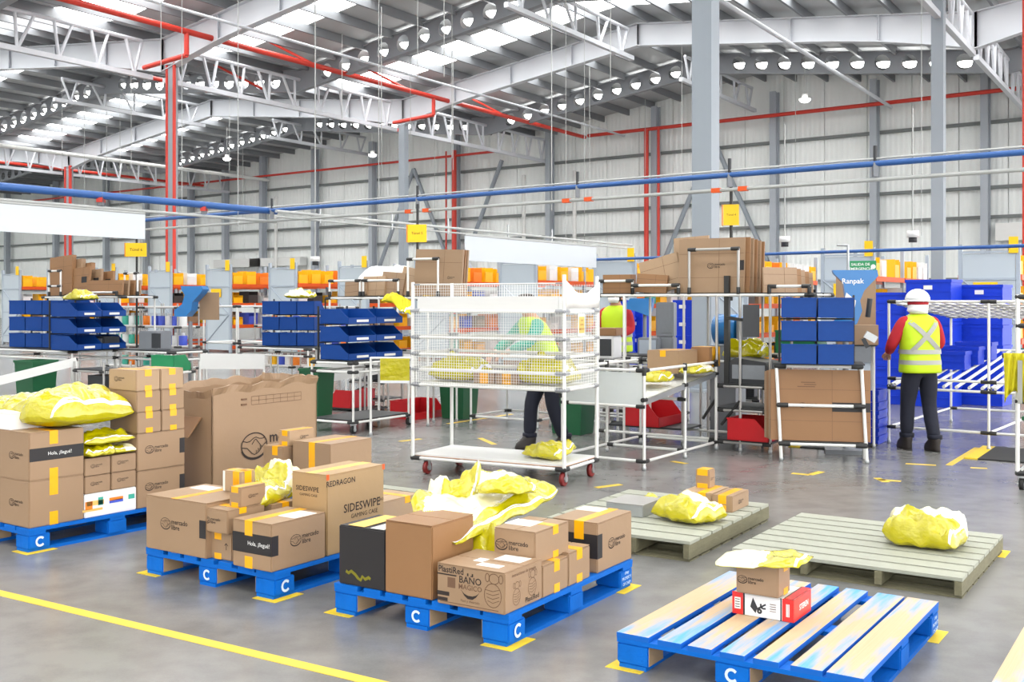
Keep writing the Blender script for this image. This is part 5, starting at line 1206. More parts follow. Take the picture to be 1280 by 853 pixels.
# machines on low shelves, red and green bins between the stations
def waste_bin(label, u, D_, d_, th=33, mat='bin_green', z=0.004):
    q = at(u, 376, D_); o = T('waste_bin', label, 'bin', (q.x, q.y, z), th); X, Y, Z = d_; m = MB(); r = [(X/2*0.82, Y/2*0.82, 0), (X/2, Y/2, Z), (X/2-0.012, Y/2-0.012, Z), (X/2*0.82-0.012, Y/2*0.82-0.012, 0.012)]
    vs = [(sx*x, sy*y, zz) for x, y, zz in r for sx, sy in ((-1,-1),(1,-1),(1,1),(-1,1))]
    m.add(vs, [(k*4+i_, k*4+(i_+1) % 4, (k+1)*4+(i_+1) % 4, (k+1)*4+i_) for k in range(3) for i_ in range(4)]+[(3,2,1,0),(12,13,14,15)]); m.build('shell', mat, o)
    m = MB()
    for s in (-1, 1): m.box((0, s*Y/2, Z-0.015), (X+0.02, 0.02, 0.03)); m.box((s*X/2, 0, Z-0.015), (0.02, Y-0.02, 0.03))
    m.build('rim', mat, o); return o
waste_bin('dark green waste bin inside the trolley at the right edge', 640+gbq.x/gbq.y*F, gbq.y, (0.56, 0.55, 0.42), z=0.146)
waste_bin('dark green waste bin under the left edge chute', 45, 14.1, (0.40, 0.36, 0.72))
waste_bin('dark green waste bin behind the huge torn carton', 396, 13.4, (0.32, 0.3, 0.66))
waste_bin('dark green waste bin behind the net trolley, left', 574, 13.8, (0.40, 0.36, 0.62))
waste_bin('dark green waste bin behind the roller table', 716, 12.2, (0.44, 0.36, 0.55))
for k, (u, v, D_) in enumerate(((440, 508, 14.9), (522, 523, 13.9), (818, 530, 11.8))):
    nm = ('left of the yellow cover', 'below the yellow cover', 'under the roller table')[k]
    q = at(u, 376, D_); z = EYE-(v-HOR)*D_/F
    sb = T('low_rack', 'low dark rack carrying the red bin ' + nm, 'rack', (q.x, q.y, 0), 33)
    box(sb, 'shelf', (0, 0, z-0.012), (0.9, 0.5, 0.02), 'shelf_dark')
    for x in (-0.44, 0.44):
        for y in (-0.24, 0.24): post(sb, x, y, 0, 0.85, 'pipe_grey')
    ring(sb, -0.44, 0.44, -0.24, 0.24, 0.84, 'pipe_grey')
    stack_bin('red open bin ' + nm, (q.x, q.y, z), 33, (0.62 if k else 0.5, 0.4, 0.24), 'bin_red', 'r' if k else 'l', lab=False)

# ---- more bench equipment behind the stations
def bench(label, u, D_, X=1.2, Y=0.6, zt=0.80, th=33): return station(label, at(u, 376, D_).xy, th, X, Y, zt)
def gear(label, cat, u, D_, z, d_, mat, th=25, name='device', front=None):
    q = at(u, 376, D_); o = T(name, label, cat, (q.x, q.y, z), th); link('body', bevel_box(d_, 0.012), mat, o)
    if front: box(o, 'front_panel', (0, -d_[1]/2-0.003, d_[2]*0.5), (d_[0]*0.8, 0.006, d_[2]*0.75), front)
    return o
def monitor(label, u, v, D_, th=10, zf=0.83):
    q = at(u, 376, D_); z = EYE-(v-HOR)*D_/F; o = T('computer_monitor', label, 'monitor', (q.x, q.y, zf), th); box(o, 'foot', (0, 0.05, 0.006), (0.2, 0.18, 0.012), 'dark_plastic'); pipe(o, (0, 0.06, 0), (0, 0.06, z-zf), 0.018, 'dark_plastic', 'stem'); box(o, 'screen', (0, 0.03, z-zf), (0.24, 0.03, 0.30), 'dark_plastic')
monitor('dark upright screen on the left bench', 132, 397, 15.35, zf=0.82)
gear('dark grey rounded printer at the end of the left bench', 'printer', 130, 15.05, 0.82, (0.30, 0.3, 0.18), 'dark_plastic', name='label_printer', front='mid_plastic')
bench('white bench behind the roller table with grey equipment', 835, 13.0, 1.4, 0.6)
gear('grey wall-type control box above the roller table', 'control box', 833, 13.2, 1.06, (0.22, 0.16, 0.42), 'mid_plastic', name='control_box', front='mid_plastic')
gear('flat grey switch box left of the control box', 'control box', 812, 13.15, 0.83, (0.26, 0.16, 0.22), 'mid_plastic', name='switch_box', front='rack_grey')
gear('plinth under the tall control box', 'box', 833, 13.2, 0.829, (0.22, 0.18, 0.228), 'mid_plastic', name='plinth')
gear('grey printer with dark front beside the net trolley', 'printer', 760, 12.6, 0.83, (0.24, 0.3, 0.26), 'goods_white', name='label_printer', front='dark_plastic')
gear('brown carton resting on the grey printer beside the net trolley', 'box', 760, 12.6, 1.092, (0.30, 0.3, 0.09), 'cardboard_brown', name='cardboard_box')
bench('white bench under the grey printer beside the net trolley', 772, 12.4, 0.9, 0.55)
tmq = at(806, 376, 14.1); tm = T('tape_machine', 'blue tape gun head hanging below the top shelf', 'machine', (tmq.x, tmq.y, 0), 15); pipe(tm, (0, 0, 0), (0, 0, 1.35), 0.025, 'mid_plastic', 'stand'); m = MB(); m.prism([(-0.26, 1.40), (-0.1, 1.36), (0.06, 1.30), (0.10, 1.40), (0.12, 1.53), (-0.18, 1.53)], 0.2); m.build('head', 'machine_blue', tm, (0, -0.1, 0))
for k, (u, D_, z0_) in enumerate(((778, 19.0, 0), (797, 19.4, 0), (858, 18.6, 0))):
    for i_ in range(5): q = at(u, 376, D_); crate('blue crate seen through the packing station, %s stack, level %s' % (('left', 'middle', 'right')[k], ('one', 'two', 'three', 'four', 'five')[i_]), (q.x, q.y, 0.002+0.302*i_), 33, (0.36, 0.34, 0.30), tagc=True)
# shelf of bottles and cartons between the left stations
for k, (u, D_) in enumerate(((175, 18.6), (222, 18.0), (365, 18.6), (425, 18.0))):
    q = at(u, 376, D_).xy; sh = T('goods_shelf', 'small pipe shelf of mixed goods, %s from the left' % ('first', 'second', 'third', 'fourth')[k], 'shelf', q, 33); A_, B_ = ax(33)
    for x in (0, -0.9):
        for y in (0, 0.45): post(sh, x, y, 0, 1.45, 'pipe_grey')
    for z in (0.35, 0.72, 1.05, 1.38): ring(sh, -0.9, 0, 0, 0.45, z, 'pipe_grey'); box(sh, 'board', (-0.45, 0.22, z+0.02), (0.9, 0.45, 0.012), 'panel_white')
    rr = random.Random(k+5)
    for li, z in enumerate((0.35, 0.72, 1.05)):
        for i_ in range(5):
            mt = (('goods_teal', 'goods_white', 'goods_orange', 'goods_teal', 'goods_white'), ('goods_blue', 'goods_blue', 'goods_white', 'goods_blue', 'goods_white'), ('goods_orange', 'goods_white', 'goods_blue', 'tote_yellow', 'goods_white'), ('goods_white', 'goods_orange', 'goods_blue', 'goods_white', 'tote_yellow'))[k][(i_+li) % 5]
            p_ = q - A_*(0.1+0.175*i_) + B_*0.2; cn = mt.replace('goods_', '').replace('tote_', ''); bo = T('bottle', '%s bottle on the %s board of the %s small shelf, %s in line' % (cn, ('low', 'middle', 'high')[li], ('first', 'second', 'third', 'fourth')[k], ('first', 'second', 'third', 'fourth', 'fifth')[i_]), 'bottle', (p_.x, p_.y, z+0.027), 33)
            pipe(bo, (0, 0, 0), (0, 0, 0.16), 0.07, mt, 'body', 12); pipe(bo, (0, 0, 0.16), (0, 0, 0.21), 0.03, 'goods_white', 'cap', 10)

for k, (u, D_) in enumerate(((128, 13.9), (205, 14.0), (470, 15.2), (925, 12.6))):
    q = at(u, 376, D_).xy; o = T('machine_rack', 'dark three-tier machine rack, %s' % ('left of the grey desktop printer', 'below the grey desktop printer', 'behind the yellow cover', 'behind the packing tower monitor')[k], 'rack', q, 33)
    for x in (-0.3, 0.3):
        for y in (-0.2, 0.2): post(o, x, y, 0, 0.72, 'pipe_grey')
    for z in (0.14, 0.38, 0.62): box(o, 'shelf', (0, 0, z), (0.62, 0.42, 0.014), 'shelf_dark'); rail(o, (-0.3, -0.2, z-0.02), (0.3, -0.2, z-0.02), 'pipe_grey')
    box(o, 'drive_unit', (0.05, 0, 0.47), (0.34, 0.26, 0.15), 'dark_plastic'); pipe(o, (-0.28, -0.22, 0.2), (0.1, -0.22, 0.36), 0.012, 'joint_black', 'cable', 6)
wf = station('white wheeled pipe frame standing behind the net trolley', at(672, 376, 12.6).xy, 33, 0.95, 0.8, 0.62)
# ------------------------------------------------------------------ storage racks along the back of the work area
NTH = ['first', 'second', 'third', 'fourth', 'fifth', 'sixth', 'seventh', 'eighth', 'ninth', 'tenth', 'eleventh', 'twelfth', 'thirteenth']
a, b = ax(33.4); r0 = at(1275, 376, 19.7).xy
def tote(label, loc, th, d, mat, group):
    o = T('storage_tote', label, 'tote', loc, th, group); X, Y, Z = d
    m = MB(); t = 0.01; m.box((0, 0, t/2), (X, Y, t)); m.box((X/2-t/2, 0, Z*0.35), (t, Y, Z*0.7)); m.box((-X/2+t/2, 0, Z/2), (t, Y, Z))
    for s in (-1, 1): m.box((0, s*(Y/2-t/2), Z/2), (X, t, Z))
    m.build('shell', mat, o); return o
for k in range(13):
    rq_ = r0 - a*(2.6*k); ro = T('storage_rack', 'grey and orange storage rack, %s row counted from the right' % NTH[k], 'rack', rq_, 33.4)
    W_, L_, Hr = 1.05, 4.6, 2.55
    for y in (0, L_/2, L_):
        for x in (0, -W_): box(ro, 'upright', (x-0.03 if x == 0 else x+0.03, y, Hr/2), (0.07, 0.07, Hr), 'rack_grey')
    box(ro, 'end_sheet', (-W_/2, -0.02, 1.22), (W_-0.14, 0.015, 2.3), 'rack_panel')
    for (z0, z1) in ((0.3, 1.1), (1.1, 1.9)): pipe(ro, (-W_+0.05, -0.035, z0 if z0 < 1 else z1), (-0.05, -0.035, z1 if z0 < 1 else z0), 0.02, 'rack_grey', 'brace', 6)
    for z in (0.3, 1.1, 1.9, 2.4): box(ro, 'crossbar', (-W_/2, -0.035, z), (W_-0.1, 0.03, 0.04), 'rack_grey')
    levels = (0.15, 0.75, 1.38, 1.93)
    for z in levels:
        for y in (L_*0.25, L_*0.75):
            for x in (0.0, -W_): box(ro, 'beam', (x, y, z), (0.05, L_/2-0.08, 0.10), 'beam_orange')
            box(ro, 'deck', (-W_/2, y, z+0.045), (W_-0.05, L_/2-0.08, 0.012), 'rack_grey')
    cols_ = ['tote_yellow']*7 + ['goods_orange', 'goods_white', 'tote_yellow', 'goods_white']
    rr = random.Random(100+k)
    for li, z in enumerate(levels):
        n_ = 9 if li == 3 else 8
        for i in range(n_):
            if li == 3 and rr.random() < 0.12: continue
            if li < 3 and k > 7 and li == 0: continue
            y = 0.28+i*(L_-0.5)/(n_-1)
            if any((rq_-a*0.22+b*y-c_).length < 0.62 for c_ in HALL_COLS): continue
            h_ = rr.choice((0.34, 0.38, 0.36)) if li == 3 else rr.choice((0.22, 0.30, 0.34))
            mt = cols_[rr.randrange(len(cols_))] if li == 3 else rr.choice(cols_ + ['goods_teal', 'goods_blue', 'goods_dark', 'cardboard', 'cardboard', 'goods_white'])
            q = rq_ - a*0.22 + b*y; cn = {'tote_yellow': 'amber yellow', 'goods_orange': 'orange', 'goods_white': 'white', 'bin_red': 'red', 'goods_teal': 'teal', 'goods_blue': 'blue', 'goods_dark': 'dark', 'cardboard': 'brown'}[mt]
            tote('%s storage tote, %s shelf, %s rack row, %s from its near end' % (cn, ('floor', 'second', 'third', 'top')[li], NTH[k], NTH[i]), (q.x, q.y, z+0.052), 33.4, (0.40, 0.36, h_), mat=mt, group='%s totes, %s shelf, rack row %s' % (cn, ('floor', 'second', 'third', 'top')[li], NTH[k]))
    sg = box(ro, 'row_sign', (-0.10, -0.06, 2.52), (0.16, 0.015, 0.30), 'sign_yellow')
    if k in (0, 1, 3, 5, 8): box(ro, 'sign_plate', (-W_*0.55, -0.06, 1.72), (0.42, 0.012, 0.24), 'sign_yellow'); link('print', text_mesh('Tarimas', 'ink_soft', 'CENTER'), None, ro, (-W_*0.55, -0.068, 1.72), (R(90), 0, 0), (0.06,)*3)
# exit sign
ex = T('exit_sign', 'green exit sign on a bent pole above the blue machine', 'sign', at(1060, 376, 18.0).xy, 20)
pipe(ex, (0, 0, 0), (0, 0, 2.42), 0.02, 'steel', 'pole'); pipe(ex, (0, 0, 2.42), (-0.18, 0, 2.43), 0.02, 'steel', 'pole_arm'); box(ex, 'plate', (0.24, -0.03, 2.06), (0.42, 0.012, 0.20), 'sign_green')
for k, t in enumerate(('SALIDA DE', 'EMERGENCIA')): link('print', text_mesh(t, 'white_print', 'CENTER', 0.015), None, ex, (0.20, -0.038, 2.10-0.075*k), (R(90), 0, 0), (0.062,)*3)
pipe(ex, (0.40, -0.036, 2.06), (0.40, -0.04, 2.06), 0.04, 'white_print', 'symbol', 12)

# ------------------------------------------------------------------ rails, banners and hanging signs over the stations
ZR = 2.87
def rail_line(nm, label, u0, v0, u1, v1, z, r, mat, ext=1.0, cat='rail'):
    p0 = ground(u0, v0, z); p1 = p0+(ground(u1, v1, z)-p0)*ext; o = T(nm, label, cat, (*p0, 0), 0)
    pipe(o, (0, 0, z), (*(p1-p0), z), r, mat, 'tube', 12); return o, p0, p1
o, p0, p1 = rail_line('overhead_rail', 'long blue overhead rail crossing above the packing stations', 180, 275.5, 1330, 186.5, ZR, 0.03, 'rail_blue', 1.5)
dv = p1-p0; L = dv.length
pipe(o, (0, 0, ZR-0.16), (*dv, ZR-0.16), 0.02, 'conduit', 'conduit', 8); pipe(o, (0, 0, ZR+0.05), (*dv, ZR+0.05), 0.012, 'conduit', 'cable', 6)
for u in (340, 522, 722, 912, 1094):
    s = along(p0, dv.normalized(), u); q = dv.normalized()*s; n_ = Vector((-dv.y, dv.x)).normalized()
    box(o, 'hanger', (q.x, q.y, ZR-0.06), (0.05, 0.06, 0.14), 'mid_plastic'); pipe(o, (q.x, q.y, ZR), (q.x, q.y, ZR+0.18), 0.02, 'dark_plastic', 'cable_loop', 6)
    if u in (722, 912, 522):
        for s_ in (-1, 1): e = dv.normalized()*0.16*s_; box(o, 'orange_clip', (q.x+e.x, q.y+e.y, ZR-0.16), (0.10, 0.06, 0.05), 'beam_orange', rz=-35)
o2, l0, l1 = rail_line('overhead_rail', 'thick blue overhead rail coming in from the left edge', -60, 227.5, 345, 264.5, ZR, 0.05, 'rail_blue'); dl = l1-l0
pipe(o2, (0, 0, ZR-0.16), (*dl, ZR-0.16), 0.022, 'conduit', 'conduit', 8)
for u in (126, 255): s = along(l0, dl.normalized(), u); q = dl.normalized()*s; box(o2, 'hanger', (q.x, q.y, ZR-0.05), (0.07, 0.07, 0.16), 'mid_plastic'); box(o2, 'red_clip', (q.x, q.y, ZR-0.06), (0.07, 0.13, 0.06), 'pipe_red')
o3, m0, m1 = rail_line('overhead_conduit', 'thin grey conduit running back over the white banner', 345, 264, 790, 307, 2.78, 0.022, 'conduit')
dm = m1-m0; pipe(o3, (0, 0, 2.70), (*dm, 2.70), 0.015, 'conduit', 'cable', 6)
for u in (400, 490, 560, 635, 690): s = along(m0, dm.normalized(), u); q = dm.normalized()*s; pipe(o3, (q.x, q.y, 2.66), (q.x, q.y, 2.95), 0.018, 'steel', 'hanger', 6)
o4, _, _ = rail_line('overhead_rail', 'thin blue rail low across the right rear', 690, 318, 1330, 300, 3.0, 0.03, 'rail_blue') if False else (None, 0, 0)
p_, q_ = at(640, 328, 26), at(1290, 307, 17); o4 = T('overhead_rail', 'thin pale blue rail low across the right rear', 'rail', (*p_.xy, 0), 0); pipe(o4, (0, 0, p_.z), (*(q_-p_).xy, q_.z), 0.03, 'rail_blue', 'tube', 8)
# supports that carry the rails to the roof
for (oo, pts_) in ((o, (0.05, 0.4, 0.95)), (o2, (0.1, 0.85)), (o3, (0.2, 0.8)), (o4, (0.15, 0.85))):
    vec = {id(o): dv, id(o2): dl, id(o3): dm, id(o4): (q_-p_).xy}[id(oo)]
    for t in pts_: pipe(oo, (vec.x*t, vec.y*t, 2.6), (vec.x*t, vec.y*t, 11.0), 0.006, 'conduit', 'wire', 5)
def banner(label, q0_, q1_, z0, z1):
    o = T('banner', label, 'banner', (*q0_, 0), 0); d_ = q1_-q0_; m = MB(); n_ = Vector((-d_.y, d_.x)).normalized()*0.008
    m.add([(*(-n_), z0), (*(d_-n_), z0), (*(d_-n_), z1), (*(-n_), z1), (*(n_), z0), (*(d_+n_), z0), (*(d_+n_), z1), (*(n_), z1)], [(0,1,2,3),(7,6,5,4),(0,4,5,1),(1,5,6,2),(2,6,7,3),(3,7,4,0)]); m.build('sheet', 'banner', o)
    pipe(o, (0, 0, z1), (*d_, z1), 0.018, 'conduit', 'top_bar', 8)
dn = dl.normalized(); nb_ = l0 + dn*along(l0, dn, 181)
banner('blank white banner hung from the blue rail at the left edge', l0, nb_, 2.33, 2.68)
dmn = dm.normalized(); banner('blank white banner hanging beyond the net trolley', m0 + dmn*along(m0, dmn, 581), m0 + dmn*along(m0, dmn, 745), 2.22, 2.68)
def hang_sign(label, u, v0, v1, D_, wd, text, th, zlow):
    q = at(u, 376, D_); zt = EYE-(v0-HOR)*D_/F; zb = EYE-(v1-HOR)*D_/F
    o = T('hanging_sign', label, 'sign', (q.x, q.y, 0), th)
    pipe(o, (0, 0, zlow), (0, 0, ZR-0.1 if D_ < 16 else zt+0.15), 0.018, 'joint_black', 'pole', 8)
    box(o, 'plate', (0, -0.03, (zt+zb)/2), (wd, 0.012, zt-zb), 'sign_yellow'); box(o, 'side_plate', (-wd/2-0.012, 0.03, (zt+zb)/2), (0.012, 0.13, zt-zb), 'sign_orange')
    link('print', text_mesh(text, 'ink', 'CENTER'), None, o, (0, -0.0375, (zt+zb)/2), (R(90), 0, 0), (wd*0.2,)*3)
hang_sign('yellow hanging sign on a black pole above the flattened cartons', 914, 256, 282, 12.0, 0.17, 'Túnel 4', 12, 1.5)
hang_sign('yellow hanging sign on a black pole above the net trolley', 522, 281, 303, 14.2, 0.25, 'Túnel 5', 6, 1.5)
hang_sign('yellow hanging sign above the printer at the left', 171, 304, 321, 17.0, 0.33, 'Túnel 6', 0, 0.0)
# security cameras
for k, (u, v, D_) in enumerate(((1141, 297, 20), (981, 303, 22), (394, 327, 26))):
    q = at(u, v, D_); cmx = T('dome_camera', 'white dome camera on a thin stalk, ' + ('far right over the yellow totes', 'right of the flattened carton bundle', 'above the cream plastic heap')[k], 'camera', q, 0)
    pipe(cmx, (0, 0, 0.05), (0, 0, (2.4, 2.4, 7.0, 7.2)[k]), 0.015, 'conduit', 'stalk', 6); pipe(cmx, (0, 0, 0.0), (0, 0, 0.12), 0.11, 'panel_white', 'housing', 14); pipe(cmx, (0, 0, -0.09), (0, 0, 0.0), 0.075, 'dark_plastic', 'dome', 12)
# floor markings further back
def strip(label, u0, v0, u1, v1, wd=0.06, mat='floor_line'):
    p0_, p1_ = ground(u0, v0), ground(u1, v1); d_ = p1_-p0_; o = T('floor_tape', label, 'tape', (*p0_, 0), 0); m = MB(); n_ = Vector((-d_.y, d_.x)).normalized()*wd/2
    m.add([(*(-n_), 0), (*(d_-n_), 0), (*(d_+n_), 0), (*(n_), 0), (*(-n_), 0.002), (*(d_-n_), 0.002), (*(d_+n_), 0.002), (*(n_), 0.002)], [(3,2,1,0),(4,5,6,7),(0,4,5,1),(1,5,6,2),(2,6,7,3),(3,7,4,0)]); m.build('strip', mat, o)
for k, (u0, v0, u1, v1) in enumerate(((990, 592, 1012, 594), (1012, 594, 1027, 590), (1096, 598, 1108, 603), (1098, 600, 1126, 602), (1132, 580, 1170, 582), (1186, 582, 1222, 560), (1213, 585, 1234, 586), (840, 577, 858, 580), (560, 530, 640, 518), (600, 548, 618, 556), (500, 552, 526, 549), (745, 610, 776, 606))):
    strip('short yellow floor mark, ' + ('left stroke of the angle before the carton rack', 'right stroke of the angle before the carton rack', 'left stroke of the small angle right of the carton rack', 'right stroke of the small angle right of the carton rack', 'behind the boots of the worker', 'dashed-looking stripe right of the worker', 'in front of the green bin at the right', 'under the roller table', 'long stripe behind the net trolley', 'seen below the net basket', 'left of the net trolley', 'beyond the pallet with the black-banded box')[k], u0, v0, u1, v1)
mats_ = ((1222, 575, 1258, 560, 'right edge'), (1000, 560, 1080, 556, 'carton rack'))
for (u0, v0, u1, v1, nm) in mats_:
    p0_ = ground(u0, v0); o = T('floor_mat', 'black and yellow anti-fatigue mat near the ' + nm, 'mat', (*p0_, 0), 33); box(o, 'pad', (0.3, 0.5, 0.006), (0.6, 1.0, 0.012), 'rubber'); box(o, 'yellow_edge', (-0.06, 0.5, 0.006), (0.12, 1.0, 0.012), 'floor_tape')
# ------------------------------------------------------------------ people
def skinned(verts, edges, radii, mat, name, parent, sub=2, root=0):
    me = bpy.data.meshes.new('skel'); me.from_pydata([tuple(v) for v in verts], edges, []); o = bpy.data.objects.new('skel', me); COL.objects.link(o)
    sk = o.modifiers.new('skin', 'SKIN'); sk.use_smooth_shade = True
    for i, r in enumerate(radii): me.skin_vertices[0].data[i].radius = r if isinstance(r, tuple) else (r, r)
    for i in range(len(verts)): me.skin_vertices[0].data[i].use_root = (i == root)
    o.modifiers.new('sub', 'SUBSURF').levels = sub
    dg = bpy.context.evaluated_depsgraph_get(); dg.update()
    out = bpy.data.meshes.new_from_object(o.evaluated_get(dg)); bpy.data.objects.remove(o); bpy.data.meshes.remove(me)
    out.materials.clear(); out.materials.append(MATS[mat])
    return link(name, out, None, parent)
def loft(rings, mat, name, parent, n=28, power=2.6, cap=True):
    """rings: (centre x, centre y, z, half width, half depth)"""
    m = MB(); vs = []
    for (cx, cy, z, w_, d_) in rings:
        for i in range(n):
            t = 2*math.pi*i/n; c, s = math.cos(t), math.sin(t)
            vs.append((cx+w_*math.copysign(abs(c)**(2/power), c), cy+d_*math.copysign(abs(s)**(2/power), s), z))
    fs = [(k*n+i, k*n+(i+1) % n, (k+1)*n+(i+1) % n, (k+1)*n+i) for k in range(len(rings)-1) for i in range(n)]
    if cap: fs += [tuple(range(n))[::-1], tuple(range((len(rings)-1)*n, len(rings)*n))]
    m.add(vs, fs); o = m.build(name, mat, parent, smooth=True); return o
def person(label, loc, th, sc, hips, lean, arms, feet, knees, shirt, helmet=True, mask=False, bun=True):
    """Figure facing -y. lean: offset of the shoulders from the hips; arms: elbow and wrist for left and right."""
    o = T('person', label, 'person', (loc[0], loc[1], 0), th); o.scale = (sc,)*3
    lx, ly = lean; V = Vector
    ch = V((lx*0.6, ly*0.6, 1.17)); nk = V((lx, ly, 1.33)); hd = nk + V((lx*0.25, ly*0.25-0.012, 0.14))
    P_ = [V((0, 0, 0.88)), V((lx*0.3, ly*0.3, 1.02)), ch, nk, nk+V((lx*0.1, ly*0.1, 0.06)), hd, hd+V((0, 0, 0.085))]
    Rr = [0.125, 0.115, 0.13, 0.062, 0.05, 0.088, 0.066]; E_ = [(0,1),(1,2),(2,3),(3,4),(4,5),(5,6)]
    nose = len(P_); P_.append(hd+V((0, -0.098, -0.005))); Rr.append(0.014); E_.append((5, nose))
    pants_v = [V((0, 0, 0.93)), V((0, 0, 0.84))]; pants_r = [0.155, 0.15]; pants_e = [(0, 1)]
    sl_v = []; 
    for s in (0, 1):
        sg_ = -1 if s == 0 else 1
        hip = V((sg_*0.085, 0, 0.83)); k_ = V(knees[s]); an = V((feet[s][0], feet[s][1], 0.09))
        i0 = len(P_); P_ += [hip, k_, an]; Rr += [0.09, 0.058, 0.04]; E_ += [(0, i0), (i0, i0+1), (i0+1, i0+2)]
        j0 = len(pants_v); pants_v += [hip, hip.lerp(k_, 0.5), k_, k_.lerp(an, 0.55), an+V((0, 0, 0.035))]; pants_r += [0.115, 0.098, 0.076, 0.072, 0.066]; pants_e += [(1, j0), (j0, j0+1), (j0+1, j0+2), (j0+2, j0+3), (j0+3, j0+4)]
        sh = nk + V((sg_*0.165, 0.0, -0.045)); el, wr = V(arms[s][0]), V(arms[s][1]); fw = (wr-el).normalized()
        i0 = len(P_); P_ += [sh, el, wr]; Rr += [0.052, 0.040, 0.027]; E_ += [(3, i0), (i0, i0+1), (i0+1, i0+2)]
        # hand: palm, four fingers and a thumb leaving the side of the palm
        side = fw.cross(V((0, 0, 1))); side = side.normalized() if side.length > 0.1 else V((1, 0, 0)); up_ = side.cross(fw)
        pm = wr+fw*0.06; ip = len(P_); P_.append(pm); Rr.append(0.030); E_.append((i0+2, ip))
        for f_, (of, ln) in enumerate(((-0.027, 0.062), (-0.009, 0.072), (0.009, 0.068), (0.026, 0.052))):
            q = len(P_); P_ += [pm+side*of+fw*0.03, pm+side*of*1.1+fw*(0.03+ln*0.55)-up_*0.012, pm+side*of*1.1+fw*(0.03+ln*0.85)-up_*0.034]; Rr += [0.0105, 0.0095, 0.008]; E_ += [(ip, q), (q, q+1), (q+1, q+2)]
        q = len(P_); P_ += [wr+fw*0.035-side*sg_*0.028, wr+fw*0.065-side*sg_*0.05-up_*0.012, wr+fw*0.088-side*sg_*0.052-up_*0.03]; Rr += [0.013, 0.011, 0.009]; E_ += [(ip, q), (q, q+1), (q+1, q+2)]
        # sleeve
        skinned([nk+V((sg_*0.09, 0, -0.05)), sh, sh.lerp(el, 0.5), el, el.lerp(wr, 0.6), wr-fw*0.01], [(0,1),(1,2),(2,3),(3,4),(4,5)], [0.085, 0.078, 0.066, 0.060, 0.052, 0.042], shirt, 'sleeve', o)
        # boot
        f_ = feet[s]; bt_ = MB(); yy = f_[1]
        loft([(f_[0], yy-0.045, 0.0, 0.046, 0.118), (f_[0], yy-0.045, 0.03, 0.048, 0.12), (f_[0], yy-0.04, 0.065, 0.045, 0.11), (f_[0], yy-0.01, 0.10, 0.048, 0.085), (f_[0], yy+0.012, 0.16, 0.050, 0.062)], 'boot', 'boot', o)
        loft([(an.x, an.y+0.004, 0.125, 0.066, 0.07), (an.x, an.y+0.004, 0.165, 0.068, 0.072)], 'jeans', 'trouser_cuff', o)
    skinned(P_, E_, Rr, 'skin', 'body', o)
    skinned(pants_v, pants_e, pants_r, 'jeans', 'trousers', o)
    def c(z): t = min(1.1, max(0, (z-0.88)/0.45)); return lx*t, ly*t
    vr = [(0.78, 0.20, 0.145), (0.80, 0.205, 0.15), (0.90, 0.20, 0.145), (1.0, 0.19, 0.138), (1.12, 0.196, 0.140), (1.22, 0.198, 0.132), (1.29, 0.185, 0.118), (1.335, 0.14, 0.095), (1.365, 0.085, 0.072)]
    loft([(*c(z), z, w_, d_) for z, w_, d_ in vr], 'vest_yellow', 'safety_vest', o)
    for z in (0.885, 0.99): loft([(*c(z+dz), z+dz, w_, d_) for dz, w_, d_ in ((-0.022, 0.2045, 0.1495), (0.022, 0.2025, 0.1465))], 'vest_band', 'reflective_band', o, cap=False)
    for s in (-1, 1):   # crossed bands on the back
        m = MB(); pts = []
        for i in range(9):
            t = i/8; z = 1.0+0.29*t; x = s*(-0.145+0.29*t); w_ = 0.198-0.02*max(0, z-1.24)/0.05; d_ = 0.142-0.4*max(0, z-1.2)**1.1
            yy = d_*(max(0.0, 1-abs(x/w_)**2.6))**(1/2.6)+0.006; cx, cy = c(z)
            pts += [(cx+x-s*0.017, cy+yy, z+0.017), (cx+x+s*0.017, cy+yy, z-0.017)]
        m.add(pts, [(2*i, 2*i+1, 2*i+3, 2*i+2) for i in range(8)]); m.build('crossed_band', 'vest_band', o)
    hx, hy, hz = hd
    for s in (-1, 1):
        link('eye', unit('cyl', 'ink', 10), None, o, (hx+s*0.033, hy-0.080, hz+0.012), (R(90), 0, 0), (0.010, 0.010, 0.006)); box(o, 'ear', (hx+s*0.088, hy+0.005, hz), (0.014, 0.035, 0.055), 'skin')
    box(o, 'mouth', (hx, hy-0.086, hz-0.045), (0.04, 0.006, 0.008), 'bin_red')
    if helmet:
        m = MB(); n = 28; vs = []; nr = 7
        for k in range(nr+1):
            t = k/nr*math.pi/2
            vs += [(hx+0.118*math.cos(t)*math.cos(2*math.pi*i/n), hy+0.136*math.cos(t)*math.sin(2*math.pi*i/n), hz+0.035+0.115*math.sin(t)) for i in range(n)]
        m.add(vs, [(k*n+i, k*n+(i+1) % n, (k+1)*n+(i+1) % n, (k+1)*n+i) for k in range(nr) for i in range(n)]+[tuple(range(n))[::-1]]); m.build('hard_hat', 'helmet', o, smooth=True)
        loft([(hx, hy-0.02, hz+0.022, 0.132, 0.165), (hx, hy-0.02, hz+0.036, 0.126, 0.158)], 'helmet', 'hat_brim', o, power=2.0)
        loft([(hx, hy+0.01, hz-0.012, 0.098, 0.100), (hx, hy+0.01, hz+0.018, 0.102, 0.106)], 'shirt_red', 'hat_band', o, power=2.0)
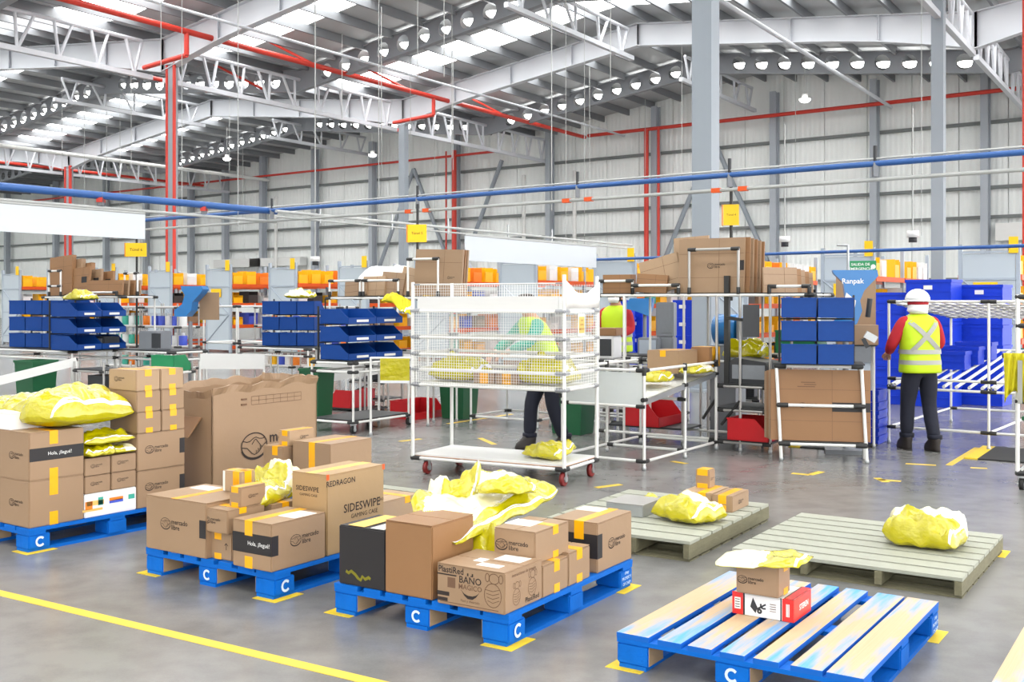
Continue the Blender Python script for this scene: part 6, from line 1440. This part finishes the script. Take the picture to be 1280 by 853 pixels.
        loft([(hx, hy+0.03, hz-0.10, 0.085, 0.075), (hx+0.02, hy+0.035, hz-0.07, 0.10, 0.088), (hx+0.01, hy+0.03, hz-0.035, 0.098, 0.088), (hx, hy+0.02, hz-0.01, 0.094, 0.092)], 'cloth_white', 'neck_cloth', o, power=2.2)
    else:
        loft([(hx, hy+0.02, hz-0.05, 0.088, 0.080), (hx, hy+0.025, hz+0.0, 0.098, 0.09), (hx, hy+0.015, hz+0.06, 0.100, 0.105), (hx, hy+0.01, hz+0.115, 0.075, 0.08), (hx, hy+0.01, hz+0.135, 0.03, 0.035)], 'hair', 'hair', o, power=2.0)
    if mask: loft([(hx, hy-0.045, hz-0.07, 0.060, 0.05), (hx, hy-0.05, hz-0.03, 0.075, 0.058), (hx, hy-0.05, hz+0.0, 0.075, 0.052)], 'cloth_white', 'face_mask', o, power=2.0)
    return o
wq = ground(1150, 563)
person('person in white hard hat and crossed-band yellow vest, seen from behind', (wq.x+0.0, wq.y), 172, 1.0, 0, (0.0, -0.03),
    [((-0.26, -0.06, 1.06), (-0.17, -0.27, 0.98)), ((0.27, -0.06, 1.06), (0.20, -0.26, 0.97))], [(-0.10, 0.10), (0.09, -0.10)], [(-0.10, -0.01, 0.47), (0.10, -0.06, 0.47)], 'shirt_red')
w2q = Vector((0.36, 10.9))
person('person in teal sleeves bending forward behind the net trolley', (w2q.x, w2q.y), 62, 0.98, 0, (0.0, -0.20),
    [((-0.24, -0.33, 1.12), (-0.18, -0.52, 1.00)), ((0.24, -0.34, 1.12), (0.18, -0.56, 1.02))], [(-0.10, -0.16), (0.10, 0.14)], [(-0.10, -0.14, 0.46), (0.10, 0.0, 0.46)], 'shirt_teal', helmet=False, mask=True)
w3q = at(771, 376, 14.5)
person('person with white face mask half hidden behind the small cartons', (w3q.x, w3q.y), 30, 1.05, 0, (0.0, -0.03),
    [((-0.25, -0.10, 1.06), (-0.16, -0.32, 1.0)), ((0.25, -0.10, 1.06), (0.16, -0.32, 1.0))], [(-0.10, 0.0), (0.10, 0.0)], [(-0.10, -0.03, 0.46), (0.10, -0.03, 0.46)], 'shirt_red', helmet=False, mask=True)
